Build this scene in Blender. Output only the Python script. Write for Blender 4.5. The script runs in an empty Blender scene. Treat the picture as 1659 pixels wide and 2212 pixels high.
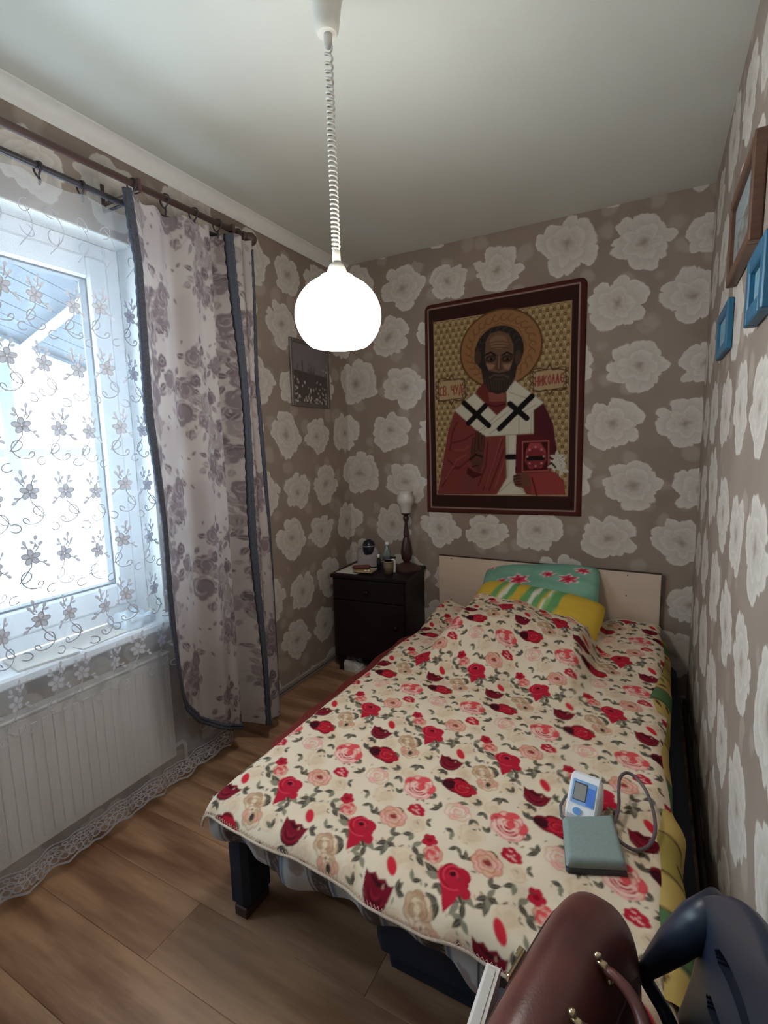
import bpy, math, random
import numpy as np
from mathutils import Vector, Matrix

random.seed(7)
PI = math.pi
scene = bpy.context.scene
col = scene.collection

# ------------------------------------------------------------------ camera
W, H, YR = 1.982, 2.5, -3.75          # room width, height, rear wall
CAM = Vector((1.7858, -2.835, 1.376))
yaw, pitch, roll, FPX = 0.4953, -0.1334, -0.0252, 1078.9


def camera():
    f = Vector((-math.sin(yaw) * math.cos(pitch), math.cos(yaw) * math.cos(pitch), math.sin(pitch)))
    r = Vector((math.cos(yaw), math.sin(yaw), 0))
    u = r.cross(f)
    c, s = math.cos(roll), math.sin(roll)
    r2, u2 = c * r + s * u, -s * r + c * u
    m = Matrix((r2, u2, -f)).transposed().to_4x4()
    m.translation = CAM
    cd = bpy.data.cameras.new('camera')
    cd.sensor_fit = 'VERTICAL'
    cd.sensor_height = 24.0
    cd.lens = FPX / 2212 * 24.0
    cd.clip_start = 0.02
    o = bpy.data.objects.new('camera', cd)
    o.matrix_world = m
    col.objects.link(o)
    scene.camera = o


camera()

# ------------------------------------------------------------------ world, light, exposure
vs = scene.view_settings
scene.display_settings.display_device = 'sRGB'
vs.view_transform = 'Standard'
vs.look = 'None'
vs.gamma = 1
vs.use_curve_mapping = False
vs.exposure = 0.68

SKY_STRENGTH = 9.5
LAMP_STRENGTH = 23.0

w = bpy.data.worlds.new('overcast_sky')
scene.world = w
w.use_nodes = True
bg = w.node_tree.nodes['Background']
bg.inputs['Color'].default_value = (0.76, 0.92, 1.0, 1)
bg.inputs['Strength'].default_value = SKY_STRENGTH

# daylight portal in the window opening (guides the sky light, gives none itself)
pl = bpy.data.lights.new('window_portal', 'AREA')
pl.shape = 'RECTANGLE'
pl.size, pl.size_y = 1.5, 1.45
pl.cycles.is_portal = True
po = bpy.data.objects.new('window_portal', pl)
po.location = (-0.2, -2.28, 1.43)
po.rotation_euler = (0, -PI / 2, 0)
col.objects.link(po)


# ------------------------------------------------------------------ colour and node helpers
def lin(c):
    c = c / 255.0
    return c / 12.92 if c <= 0.04045 else ((c + 0.055) / 1.055) ** 2.4


def C(r, g, b, k=1.0):
    return (min(1, lin(r) * k), min(1, lin(g) * k), min(1, lin(b) * k))


class NT:
    def __init__(s, name):
        s.m = bpy.data.materials.new(name)
        s.m.use_nodes = True
        s.t = s.m.node_tree
        s.n = s.t.nodes
        s.b = s.n['Principled BSDF']
        s.out = s.n['Material Output']

    def put(s, sock, v):
        if v is None:
            return
        if isinstance(v, bpy.types.NodeSocket):
            s.t.links.new(v, sock)
        elif isinstance(v, (tuple, list)) and len(v) == 3 and sock.type == 'RGBA':
            sock.default_value = (*v, 1)
        else:
            sock.default_value = v

    def math(s, op, a, b=None, c=None, clamp=False):
        n = s.n.new('ShaderNodeMath')
        n.operation = op
        n.use_clamp = clamp
        for i, v in enumerate((a, b, c)):
            s.put(n.inputs[i], v)
        return n.outputs[0]

    def vec(s, op, a, b=None, c=None, scale=None):
        n = s.n.new('ShaderNodeVectorMath')
        n.operation = op
        for i, v in enumerate((a, b, c)):
            s.put(n.inputs[i], v)
        if scale is not None:
            s.put(n.inputs['Scale'], scale)
        return n.outputs['Value'] if op in ('LENGTH', 'DISTANCE', 'DOT_PRODUCT') else n.outputs['Vector']

    def mixc(s, f, a, b, blend='MIX'):
        n = s.n.new('ShaderNodeMix')
        n.data_type = 'RGBA'
        n.blend_type = blend
        s.put(n.inputs[0], f)
        s.put(n.inputs[6], a)
        s.put(n.inputs[7], b)
        return n.outputs[2]

    def mixv(s, f, a, b):
        n = s.n.new('ShaderNodeMix')
        n.data_type = 'VECTOR'
        s.put(n.inputs[0], f)
        s.put(n.inputs[4], a)
        s.put(n.inputs[5], b)
        return n.outputs[1]

    def mixf(s, f, a, b):
        n = s.n.new('ShaderNodeMix')
        s.put(n.inputs[0], f)
        s.put(n.inputs[2], a)
        s.put(n.inputs[3], b)
        return n.outputs[0]

    def ramp(s, v, a, b, c=0.0, d=1.0, smooth=True):
        n = s.n.new('ShaderNodeMapRange')
        n.interpolation_type = 'SMOOTHSTEP' if smooth else 'LINEAR'
        for i, x in enumerate((v, a, b, c, d)):
            s.put(n.inputs[i], x)
        return n.outputs[0]

    def noise(s, vec, scale, detail=2.0, rough=0.5, color=False):
        n = s.n.new('ShaderNodeTexNoise')
        s.put(n.inputs['Vector'], vec)
        n.inputs['Scale'].default_value = scale
        n.inputs['Detail'].default_value = detail
        n.inputs['Roughness'].default_value = rough
        return n.outputs['Color' if color else 'Fac']

    def obj(s):
        return s.n.new('ShaderNodeTexCoord').outputs['Object']

    def sep(s, v):
        n = s.n.new('ShaderNodeSeparateXYZ')
        s.put(n.inputs[0], v)
        return n.outputs

    def comb(s, x, y, z=0.0):
        n = s.n.new('ShaderNodeCombineXYZ')
        for i, v in enumerate((x, y, z)):
            s.put(n.inputs[i], v)
        return n.outputs[0]

    def attr(s, name):
        n = s.n.new('ShaderNodeAttribute')
        n.attribute_name = name
        return n.outputs['Color']

    def bump(s, h, strength=0.3, dist=0.01):
        n = s.n.new('ShaderNodeBump')
        n.inputs['Strength'].default_value = strength
        n.inputs['Distance'].default_value = dist
        s.put(n.inputs['Height'], h)
        s.put(s.b.inputs['Normal'], n.outputs[0])

    def base(s, c, rough=0.6, metal=0.0, spec=None):
        s.put(s.b.inputs['Base Color'], c)
        s.b.inputs['Roughness'].default_value = rough
        s.b.inputs['Metallic'].default_value = metal
        if spec is not None:
            s.b.inputs['Specular IOR Level'].default_value = spec
        return s


def simple(name, c, rough=0.6, metal=0.0, var=0.08, scale=30.0, bump=0.0, spec=None, stretch=None):
    t = NT(name)
    v = t.obj()
    if stretch:
        v = t.vec('MULTIPLY', v, stretch)
    f = t.noise(v, scale, 3.0)
    d = tuple(x * (1 - var) for x in c)
    l = tuple(min(1, x * (1 + var)) for x in c)
    t.base(t.mixc(t.ramp(f, 0.3, 0.7), d, l), rough, metal, spec)
    if bump:
        t.bump(f, bump, 0.004)
    return t.m


def fabric(name, attr='Col', rough=0.95, scale=700.0, translucent=0.0, bump=0.15):
    t = NT(name)
    c = t.attr(attr)
    f = t.noise(t.obj(), scale, 2.0)
    cc = t.mixc(t.math('MULTIPLY', f, 0.25), c, (0.0, 0.0, 0.0))
    t.base(t.mixc(0.5, c, cc), rough, 0, 0.15)
    t.bump(f, bump, 0.002)
    if translucent:
        tr = t.n.new('ShaderNodeBsdfTranslucent')
        t.put(tr.inputs['Color'], c)
        mx = t.n.new('ShaderNodeMixShader')
        mx.inputs[0].default_value = translucent
        t.t.links.new(t.b.outputs[0], mx.inputs[1])
        t.t.links.new(tr.outputs[0], mx.inputs[2])
        t.t.links.new(mx.outputs[0], t.out.inputs['Surface'])
    return t.m


# ------------------------------------------------------------------ mesh helpers
class MB:
    def __init__(s):
        s.v, s.f = [], []

    def add(s, verts, faces):
        o = len(s.v)
        s.v += [tuple(p) for p in verts]
        s.f += [tuple(i + o for i in q) for q in faces]
        return s

    def box(s, lo, hi, b=0.0, M=None):
        """box between two corners, with chamfered edges when b > 0"""
        lo, hi = Vector(lo), Vector(hi)
        c, h = (lo + hi) / 2, (hi - lo) / 2
        b = min(b, min(h) * 0.95)
        if b <= 0:
            vs_ = [Vector((x * h.x, y * h.y, z * h.z)) for x in (-1, 1) for y in (-1, 1) for z in (-1, 1)]
            fs = [(0, 1, 3, 2), (4, 6, 7, 5), (0, 4, 5, 1), (2, 3, 7, 6), (0, 2, 6, 4), (1, 5, 7, 3)]
        else:
            vs_, idx = [], {}
            for x in (-1, 1):
                for y in (-1, 1):
                    for z in (-1, 1):
                        for a in range(3):
                            p = [x * (h.x - b), y * (h.y - b), z * (h.z - b)]
                            p[a] = (x, y, z)[a] * h[a]
                            idx[(x, y, z, a)] = len(vs_)
                            vs_.append(Vector(p))
            fs = []
            for a in range(3):
                o1, o2 = [k for k in range(3) if k != a]
                for sg in (-1, 1):
                    q = []
                    for (p1, p2) in ((-1, -1), (1, -1), (1, 1), (-1, 1)):
                        k = [0, 0, 0]
                        k[a], k[o1], k[o2] = sg, p1, p2
                        q.append(idx[(*k, a)])
                    fs.append(q)
            for a in range(3):
                o1, o2 = [k for k in range(3) if k != a]
                for p1 in (-1, 1):
                    for p2 in (-1, 1):
                        k0, k1 = [0, 0, 0], [0, 0, 0]
                        k0[a], k1[a] = -1, 1
                        k0[o1] = k1[o1] = p1
                        k0[o2] = k1[o2] = p2
                        fs.append((idx[(*k0, o1)], idx[(*k1, o1)], idx[(*k1, o2)], idx[(*k0, o2)]))
            for x in (-1, 1):
                for y in (-1, 1):
                    for z in (-1, 1):
                        fs.append(tuple(idx[(x, y, z, a)] for a in range(3)))
            # consistent outward winding
            out = []
            for q in fs:
                n = (vs_[q[1]] - vs_[q[0]]).cross(vs_[q[2]] - vs_[q[0]])
                m = sum((vs_[i] for i in q), Vector()) / len(q)
                out.append(tuple(q) if n.dot(m) > 0 else tuple(reversed(q)))
            fs = out
        vs_ = [p + c for p in vs_]
        if M is not None:
            vs_ = [M @ p for p in vs_]
        return s.add(vs_, fs)

    def tube(s, pts, r, n=10, cap=True, closed=False):
        pts = [Vector(p) for p in pts]
        N = len(pts)
        rs = r if isinstance(r, (list, tuple)) else [r] * N
        o = len(s.v)
        up = None
        for i, p in enumerate(pts):
            if closed:
                t = pts[(i + 1) % N] - pts[i - 1]
            else:
                t = pts[min(i + 1, N - 1)] - pts[max(i - 1, 0)]
            t.normalize()
            if up is None:
                up = Vector((0, 0, 1)) if abs(t.z) < 0.9 else Vector((1, 0, 0))
            a = (up - t * up.dot(t)).normalized()
            up = a
            b = t.cross(a)
            for k in range(n):
                an = 2 * PI * k / n
                s.v.append(tuple(p + (a * math.cos(an) + b * math.sin(an)) * rs[i]))
        for i in range(N if closed else N - 1):
            j = (i + 1) % N
            for k in range(n):
                k2 = (k + 1) % n
                s.f.append((o + i * n + k, o + j * n + k, o + j * n + k2, o + i * n + k2))
        if cap and not closed:
            s.f.append(tuple(o + k for k in range(n)))
            s.f.append(tuple(o + (N - 1) * n + k for k in reversed(range(n))))
        return s

    def lathe(s, prof, c, n=32, M=None):
        """prof: (radius, z) pairs, turned about the z axis through c"""
        o = len(s.v)
        c = Vector(c)
        for (r, z) in prof:
            for k in range(n):
                a = 2 * PI * k / n
                p = Vector((r * math.cos(a), r * math.sin(a), z))
                if M is not None:
                    p = M @ p
                s.v.append(tuple(c + p))
        for i in range(len(prof) - 1):
            for k in range(n):
                k2 = (k + 1) % n
                s.f.append((o + i * n + k, o + i * n + k2, o + (i + 1) * n + k2, o + (i + 1) * n + k))
        if prof[0][0] > 1e-6:
            s.f.append(tuple(o + k for k in reversed(range(n))))
        if prof[-1][0] > 1e-6:
            s.f.append(tuple(o + (len(prof) - 1) * n + k for k in range(n)))
        return s

    def prism(s, outline, fn, t):
        """outline: 2-D points; fn(a, b, h) -> 3-D; a plate of thickness t"""
        n = len(outline)
        vs_ = [fn(a, b, 0) for a, b in outline] + [fn(a, b, t) for a, b in outline]
        fs = [tuple(reversed(range(n))), tuple(range(n, 2 * n))]
        fs += [(i, (i + 1) % n, n + (i + 1) % n, n + i) for i in range(n)]
        return s.add(vs_, fs)

    def ribbon(s, pts, width, fn):
        """flat ribbon along a 2-D polyline, mapped to 3-D by fn(a, b)"""
        n = len(pts)
        o = len(s.v)
        for i in range(n):
            a0, b0 = pts[max(i - 1, 0)]
            a1, b1 = pts[min(i + 1, n - 1)]
            d = math.hypot(a1 - a0, b1 - b0) or 1
            na, nb = -(b1 - b0) / d * width / 2, (a1 - a0) / d * width / 2
            s.v.append(tuple(fn(pts[i][0] + na, pts[i][1] + nb)))
            s.v.append(tuple(fn(pts[i][0] - na, pts[i][1] - nb)))
        for i in range(n - 1):
            s.f.append((o + 2 * i, o + 2 * i + 1, o + 2 * i + 3, o + 2 * i + 2))
        return s

    def build(s, name, mat, parent=None, smooth=False, angle=None):
        off = Vector(parent_loc(parent)) if parent else Vector()
        me = bpy.data.meshes.new(name)
        me.from_pydata([tuple(Vector(p) - off) for p in s.v], [], s.f)
        if mat:
            me.materials.append(mat)
        if smooth:
            me.shade_smooth()
            if angle:
                me.set_sharp_from_angle(angle=angle)
        me.update()
        return link(name, me, parent)


def parent_loc(o):
    v = Vector(o.location)
    return v + (parent_loc(o.parent) if o.parent else Vector())


def link(name, me, parent=None):
    o = bpy.data.objects.new(name, me)
    col.objects.link(o)
    if parent:
        o.parent = parent
    return o


def tag(o, label=None, cat=None, group=None, kind=None):
    if label:
        o['label'] = label
    if cat:
        o['category'] = cat
    if group:
        o['group'] = group
    if kind:
        o['kind'] = kind
    return o


def thing(name, loc, label=None, cat=None, group=None, kind=None):
    o = bpy.data.objects.new(name, None)
    o.location = loc
    o.empty_display_size = 0.05
    col.objects.link(o)
    return tag(o, label, cat, group, kind)


def grid_obj(name, P, mat, parent=None, cols=None, mask=None, closed_u=False):
    """P: array (nv, nu, 3); cols: array (nv, nu, 3) of linear colours"""
    nv, nu = P.shape[:2]
    off = np.array(parent_loc(parent)) if parent else np.zeros(3)
    me = bpy.data.meshes.new(name)
    idx = np.arange(nv * nu).reshape(nv, nu)
    if closed_u:
        idx = np.concatenate([idx, idx[:, :1]], 1)
    q = np.stack([idx[:-1, :-1], idx[:-1, 1:], idx[1:, 1:], idx[1:, :-1]], -1).reshape(-1, 4)
    if mask is not None:
        q = q[mask.reshape(-1)]
    me.vertices.add(nv * nu)
    me.vertices.foreach_set('co', (P - off).astype(np.float32).reshape(-1))
    me.loops.add(len(q) * 4)
    me.loops.foreach_set('vertex_index', q.astype(np.int32).reshape(-1))
    me.polygons.add(len(q))
    me.polygons.foreach_set('loop_start', (np.arange(len(q)) * 4).astype(np.int32))
    me.update(calc_edges=True)
    me.materials.append(mat)
    if cols is not None:
        a = me.color_attributes.new('Col', 'FLOAT_COLOR', 'POINT')
        rgba = np.ones((nv * nu, 4), np.float32)
        rgba[:, :3] = cols.reshape(-1, 3)
        a.data.foreach_set('color', rgba.reshape(-1))
    me.shade_smooth()
    return link(name, me, parent)


_rng = np.random.RandomState(3)
_lat = _rng.rand(64, 64)


def vnoise(x, y):
    x, y = np.asarray(x, float), np.asarray(y, float)
    xi, yi = np.floor(x).astype(int), np.floor(y).astype(int)
    fx, fy = x - xi, y - yi
    fx, fy = fx * fx * (3 - 2 * fx), fy * fy * (3 - 2 * fy)
    g = lambda a, b: _lat[a % 64, b % 64]
    return (g(xi, yi) * (1 - fx) + g(xi + 1, yi) * fx) * (1 - fy) + (g(xi, yi + 1) * (1 - fx) + g(xi + 1, yi + 1) * fx) * fy - 0.5


def sst(a, b, x):
    t = np.clip((np.asarray(x, float) - a) / (b - a), 0, 1)
    return t * t * (3 - 2 * t)


# a small painter for woven and printed patterns (colours of the cloth itself)
class Canvas:
    def __init__(s, w_, h_, n, bgc, wrap=False):
        s.w, s.h, s.wrap = w_, h_, wrap
        s.nx, s.ny = int(round(w_ * n)), int(round(h_ * n))
        s.sx, s.sy = s.nx / w_, s.ny / h_
        s.a = np.empty((s.ny, s.nx, 3))
        s.a[:] = bgc

    def _put(s, x0, x1, y0, y1, cover, c):
        pad = 1.5
        i0, i1 = int(math.floor(x0 * s.sx - pad)), int(math.ceil(x1 * s.sx + pad))
        j0, j1 = int(math.floor(y0 * s.sy - pad)), int(math.ceil(y1 * s.sy + pad))
        if not s.wrap:
            i0, i1, j0, j1 = max(i0, 0), min(i1, s.nx), max(j0, 0), min(j1, s.ny)
            if i1 <= i0 or j1 <= j0:
                return
        ii, jj = np.arange(i0, i1), np.arange(j0, j1)
        X, Y = np.meshgrid((ii + 0.5) / s.sx, (jj + 0.5) / s.sy)
        k = cover(X, Y)[..., None]
        if s.wrap:
            ix = np.ix_(jj % s.ny, ii % s.nx)
        else:
            ix = np.ix_(jj, ii)
        s.a[ix] = s.a[ix] * (1 - k) + np.array(c) * k

    def poly(s, pts, c, al=1.0):
        p = np.array(pts, float)
        px = 1.0 / s.sx

        def cover(X, Y):
            tot = np.zeros(X.shape)
            for ox, oy in ((-.25, -.25), (.25, -.25), (-.25, .25), (.25, .25)):
                x, y = X + ox * px, Y + oy * px
                ins = np.zeros(X.shape, bool)
                for (xa, ya), (xb, yb) in zip(p, np.roll(p, -1, 0)):
                    if ya == yb:
                        continue
                    cr = ((ya > y) != (yb > y)) & (x < (xb - xa) * (y - ya) / (yb - ya) + xa)
                    ins ^= cr
                tot += ins
            return tot / 4 * al
        s._put(p[:, 0].min(), p[:, 0].max(), p[:, 1].min(), p[:, 1].max(), cover, c)

    def ell(s, cx, cy, a, b, rot, c, al=1.0, soft=0.0):
        cr, sr = math.cos(rot), math.sin(rot)
        R = max(a, b)

        def cover(X, Y):
            x, y = X - cx, Y - cy
            u, v = (x * cr + y * sr) / a, (-x * sr + y * cr) / b
            d = np.sqrt(u * u + v * v)
            wdt = max(1.0 / s.sx / min(a, b), soft)
            return np.clip((1 - d) / wdt + 0.5, 0, 1) * al
        s._put(cx - R, cx + R, cy - R, cy + R, cover, c)

    def line(s, pts, wd, c, al=1.0):
        p = np.array(pts, float)
        px = 1.0 / s.sx

        def cover(X, Y):
            d = np.full(X.shape, 9.0)
            for (xa, ya), (xb, yb) in zip(p[:-1], p[1:]):
                L = (xb - xa) ** 2 + (yb - ya) ** 2 or 1e-12
                t = np.clip(((X - xa) * (xb - xa) + (Y - ya) * (yb - ya)) / L, 0, 1)
                d = np.minimum(d, np.hypot(X - xa - t * (xb - xa), Y - ya - t * (yb - ya)))
            return np.clip((wd / 2 - d) / px + 0.5, 0, 1) * al
        s._put(p[:, 0].min() - wd, p[:, 0].max() + wd, p[:, 1].min() - wd, p[:, 1].max() + wd, cover, c)

    def blob(s, cx, cy, r, c, lobes=5, wob=0.2, rot=0.0, al=1.0, asp=1.0, seed=0):
        rr = random.Random(seed)
        ph = rr.random() * 6
        pts = []
        for k in range(36):
            a = 2 * PI * k / 36
            q = r * (1 - wob + wob * abs(math.sin(lobes * a / 2 + ph)) ** 0.6 + 0.06 * math.sin(3 * a + ph))
            x, y = q * math.cos(a), q * asp * math.sin(a)
            pts.append((cx + x * math.cos(rot) - y * math.sin(rot), cy + x * math.sin(rot) + y * math.cos(rot)))
        s.poly(pts, c, al)

    def arc(s, cx, cy, r, a0, a1, wd, c, al=1.0, asp=1.0):
        s.line([(cx + r * math.cos(a0 + (a1 - a0) * k / 8), cy + r * asp * math.sin(a0 + (a1 - a0) * k / 8)) for k in range(9)], wd, c, al)

    def leaf(s, x, y, L, wd, rot, c, c2=None, al=1.0):
        pts = []
        for k in range(9):
            t = k / 8
            pts.append((t * L, wd / 2 * math.sin(PI * t ** 0.8)))
        for k in range(7, 0, -1):
            t = k / 8
            pts.append((t * L, -wd / 2 * math.sin(PI * t ** 0.8)))
        cr, sr = math.cos(rot), math.sin(rot)
        R = lambda p: (x + p[0] * cr - p[1] * sr, y + p[0] * sr + p[1] * cr)
        s.poly([R(p) for p in pts], c, al)
        if c2:
            s.line([R((0, 0)), R((L * .9, 0))], wd * .14, c2, al * .8)

    def sample(s, X, Y):
        """bilinear"""
        x, y = X * s.sx - 0.5, Y * s.sy - 0.5
        xi, yi = np.floor(x).astype(int), np.floor(y).astype(int)
        fx, fy = (x - xi)[..., None], (y - yi)[..., None]
        if s.wrap:
            g = lambda a, b: s.a[b % s.ny, a % s.nx]
        else:
            g = lambda a, b: s.a[np.clip(b, 0, s.ny - 1), np.clip(a, 0, s.nx - 1)]
        return (g(xi, yi) * (1 - fx) + g(xi + 1, yi) * fx) * (1 - fy) + (g(xi, yi + 1) * (1 - fx) + g(xi + 1, yi + 1) * fx) * fy

# ================================================================== SETTING
def wallpaper(name, mode):
    t = NT(name)
    X = t.sep(t.obj())
    if mode == 'left':
        s_ = X['Y']
    elif mode == 'back':
        s_ = X['X']
    else:
        s_ = t.math('SUBTRACT', W, X['Y'])
    p = t.comb(s_, X['Z'], 0.0)
    PX, PZ = 1.275, 0.585
    fl = [(.42, 2.31, .145, .2, 1.0), (.714, 2.295, .125, 1.3, .9), (.995, 2.31, .135, 2.2, 1.0), (1.353, 2.36, .165, .9, .95),
          (.32, 2.04, .145, 2.7, .95), (.64, 2.03, .135, .5, 1.0), (.93, 2.025, .13, 1.8, .9), (1.23, 2.05, .14, 3.1, 1.0)]
    dist = t.vec('SCALE', t.vec('SUBTRACT', t.noise(p, 8.0, 3.0, .6, color=True), (.5, .5, .5)), scale=0.085)
    pd = t.vec('ADD', p, dist)
    best = bq = brot = None
    for (cx, cz, R, rot, asp) in fl:
        d = t.vec('WRAP', t.vec('SUBTRACT', pd, (cx, cz, 0)), (PX / 2, PZ / 2, 1), (-PX / 2, -PZ / 2, -1))
        q = t.vec('MULTIPLY', d, (1 / R, 1 / (R * .9 * asp), 0))
        L = t.vec('LENGTH', q)
        if best is None:
            best, bq, brot = L, q, rot
        else:
            k = t.math('LESS_THAN', L, best)
            bq = t.mixv(k, bq, q)
            brot = t.mixf(k, brot, rot)
            best = t.math('MINIMUM', L, best)
    Q = t.sep(bq)
    th = t.math('ADD', t.math('ARCTAN2', Q['Y'], Q['X']), brot)
    th = t.math('ADD', th, t.math('MULTIPLY', t.math('SINE', t.math('MULTIPLY_ADD', th, 2.0, brot)), .28))
    r = best

    def lobes(n, ph, pw):
        return t.math('POWER', t.math('ABSOLUTE', t.math('SINE', t.math('MULTIPLY_ADD', th, n / 2, ph))), pw)
    e1 = t.math('MULTIPLY_ADD', lobes(7, 0, .5), .20, .62)
    e1 = t.math('ADD', e1, t.math('MULTIPLY', lobes(4, .7, .8), .22))
    e2 = t.math('MULTIPLY_ADD', lobes(5, 1.1, .6), .26, .38)
    e3 = t.math('MULTIPLY_ADD', lobes(4, .4, .6), .14, .2)
    m1 = t.ramp(t.math('SUBTRACT', r, e1), -.03, .03, 1, 0)
    i2 = t.ramp(t.math('SUBTRACT', r, e2), -.03, .03, 1, 0)
    i3 = t.ramp(t.math('SUBTRACT', r, e3), -.03, .03, 1, 0)
    o1 = t.ramp(r, e2, e1, .62, 1.0, False)
    o2 = t.ramp(r, e3, e2, .58, 1.0, False)
    o3 = t.ramp(r, .04, e3, .0, .85, False)
    val = t.mixf(i3, t.mixf(i2, o1, o2), o3)
    vein = t.noise(t.comb(t.math('MULTIPLY', th, 3.0), r, 0.0), 4.0, 3.0)
    val = t.math('MULTIPLY', val, t.ramp(vein, .2, .75, .78, 1.08, False))
    flower = t.mixc(val, C(160, 146, 134), C(212, 204, 195))
    # faint buds and leaves between the roses
    vo = t.n.new('ShaderNodeTexVoronoi')
    t.put(vo.inputs['Vector'], t.vec('ADD', p, t.vec('SCALE', dist, scale=.8)))
    vo.inputs['Scale'].default_value = 9.5
    gm = t.ramp(vo.outputs['Distance'], .28, .50, .60, 0)
    gm = t.math('MULTIPLY', gm, t.ramp(t.sep(vo.outputs['Color'])[0], .35, .5))
    base = t.mixc(t.ramp(t.noise(p, 3.0), .3, .7), C(146, 130, 119), C(158, 142, 130))
    linen = t.noise(t.vec('MULTIPLY', p, (500, 40, 1)), 1.0, 1.0)
    base = t.mixc(t.math('MULTIPLY', linen, .16), base, C(120, 106, 97))
    base = t.mixc(gm, base, C(178, 164, 152))
    t.base(t.mixc(m1, base, flower), .75, 0, .2)
    t.bump(t.math('ADD', linen, t.math('MULTIPLY', m1, 2.0)), .06, .002)
    return t.m


m_white = simple('white_paint', C(226, 224, 218), .55, var=.02)
m_pvc = simple('white_pvc', C(236, 238, 240), .3, var=.01)
m_ceil = simple('ceiling_film', C(205, 206, 197), .5, var=.012, scale=4.0)
m_plain = simple('rear_wall_paint', C(178, 166, 155), .8, var=.03)

mb = MB()
y0, y1, z0, z1 = -3.0, -1.488, .665, 2.155
mb.box((-.32, y1, -.06), (0, .1, H + .05))
mb.box((-.32, YR - .1, -.06), (0, y0, H + .05))
mb.box((-.32, y0, -.06), (0, y1, z0))
mb.box((-.32, y0, z1), (0, y1, H + .05))
tag(mb.build('wall_left', wallpaper('wallpaper_left', 'left')), kind='structure')
tag(MB().box((-.1, 0, -.06), (W + .1, .1, H + .05)).build('wall_back', wallpaper('wallpaper_back', 'back')), kind='structure')
tag(MB().box((W, YR - .1, -.06), (W + .1, .1, H + .05)).build('wall_right', wallpaper('wallpaper_right', 'right')), kind='structure')
tag(MB().box((-.1, YR - .1, -.06), (W + .1, YR, H + .05)).build('wall_rear', m_plain), kind='structure')
tag(MB().box((-.32, YR - .1, H), (W + .1, .1, H + .08)).build('ceiling', m_ceil), kind='structure')

# cove along the window wall
mb = MB()
prof = [(0.0, H - .055), (.006, H - .058)]
for k in range(9):
    a = PI / 2 * k / 8
    prof.append((.010 + .038 * (1 - math.cos(a)), H - .05 + .045 * math.sin(a)))
prof += [(.052, H - .001), (.0, H - .001)]
mb.prism(prof, lambda a, b, h: (a, h, b), 0)
mb.v, mb.f = [], []
n = len(prof)
mb.add([(a, YR, b) for a, b in prof] + [(a, 0, b) for a, b in prof], [(i, (i + 1) % n, n + (i + 1) % n, n + i) for i in range(n)])
tag(mb.build('trim_1', m_white, smooth=True, angle=.6), kind='structure')

# laminate floor: each plank its own piece
def laminate():
    t = NT('laminate')
    oi = t.n.new('ShaderNodeObjectInfo')
    rnd = oi.outputs['Random']
    g = t.n.new('ShaderNodeNewGeometry').outputs['Position']
    p = t.vec('ADD', t.vec('MULTIPLY', g, (1.0, 7.0, 1.0)), t.comb(t.math('MULTIPLY', rnd, 37.0), t.math('MULTIPLY', rnd, 11.0), 0.0))
    n1 = t.noise(p, 1.6, 4.0, .6)
    n2 = t.noise(t.vec('MULTIPLY', p, (1.0, 5.0, 1.0)), 5.0, 3.0)
    c = t.mixc(t.ramp(n1, .3, .72), C(126, 88, 64), C(206, 166, 130))
    c = t.mixc(t.math('MULTIPLY', n2, .3), c, C(104, 70, 48))
    c = t.mixc(t.ramp(t.noise(g, 1.3, 2.0), .45, .75, 0, .35), c, C(120, 94, 76))
    c = t.mixc(t.math('MULTIPLY', rnd, .2), c, C(160, 112, 78))
    t.base(c, .38, 0, .45)
    t.bump(n2, .08, .002)
    return t.m


m_lam = laminate()
floor = MB().box((-.3, YR - .1, -.06), (W + .1, .1, -.006)).build('floor', simple('subfloor', C(50, 34, 24), .9))
tag(floor, kind='structure')
meshes = {}
PWID = .192
row = 0
yy = 0.0
while yy > YR + .01:
    y2 = max(yy - PWID, YR)
    cuts = [0.0] + [c for c in ((.62, 1.86)[row % 2:row % 2 + 1] if row % 3 else (1.2,)) if c < W] + [W]
    for a, b in zip(cuts[:-1], cuts[1:]):
        key = (round(b - a, 3), round(yy - y2, 3))
        if key not in meshes:
            q = MB().box((0, -key[1] + .0003, -.006), (key[0] - .0006, -.0003, 0), .0009)
            me = bpy.data.meshes.new('plank')
            me.from_pydata(q.v, [], q.f)
            me.materials.append(m_lam)
            meshes[key] = me
        o = link('plank', meshes[key], floor)
        o.location = (a, yy, 0)
    yy = y2
    row += 1

# plastic cable duct used as a skirting along the window wall
m_duct = simple('grey_duct', C(150, 140, 132), .5, var=.04)
bb = MB().box((0, -1.45, .0), (.016, -.02, .046), .004).build('baseboard_left', m_duct)
tag(bb, kind='structure')
MB().box((.0165, -1.45, .020), (.0185, -.02, .024)).build('duct_groove', simple('duct_seam', C(80, 72, 68), .7), bb)
MB().lathe([(.006, 0), (.006, .006), (.0, .008)], (.016, -.46, .036), 12, Matrix.Rotation(PI / 2, 3, 'Y')).build('screw', simple('screw_steel', C(200, 195, 190), .3, .9), bb, True)
tag(MB().box((W - .016, YR, 0), (W, -.02, .06), .004).build('baseboard_right', simple('dark_skirting', C(70, 58, 52), .6)), kind='structure')
tag(MB().box((.02, -.016, 0), (W - .02, 0, .06), .004).build('baseboard_back', m_duct), kind='structure')

# ------------------------------------------------------------------ window
win = thing('window_1', (-.12, -2.27, .7), kind='structure')
m_gask = simple('rubber_gasket', C(70, 76, 84), .6)
xf0, xf1 = -.17, -.10


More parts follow.
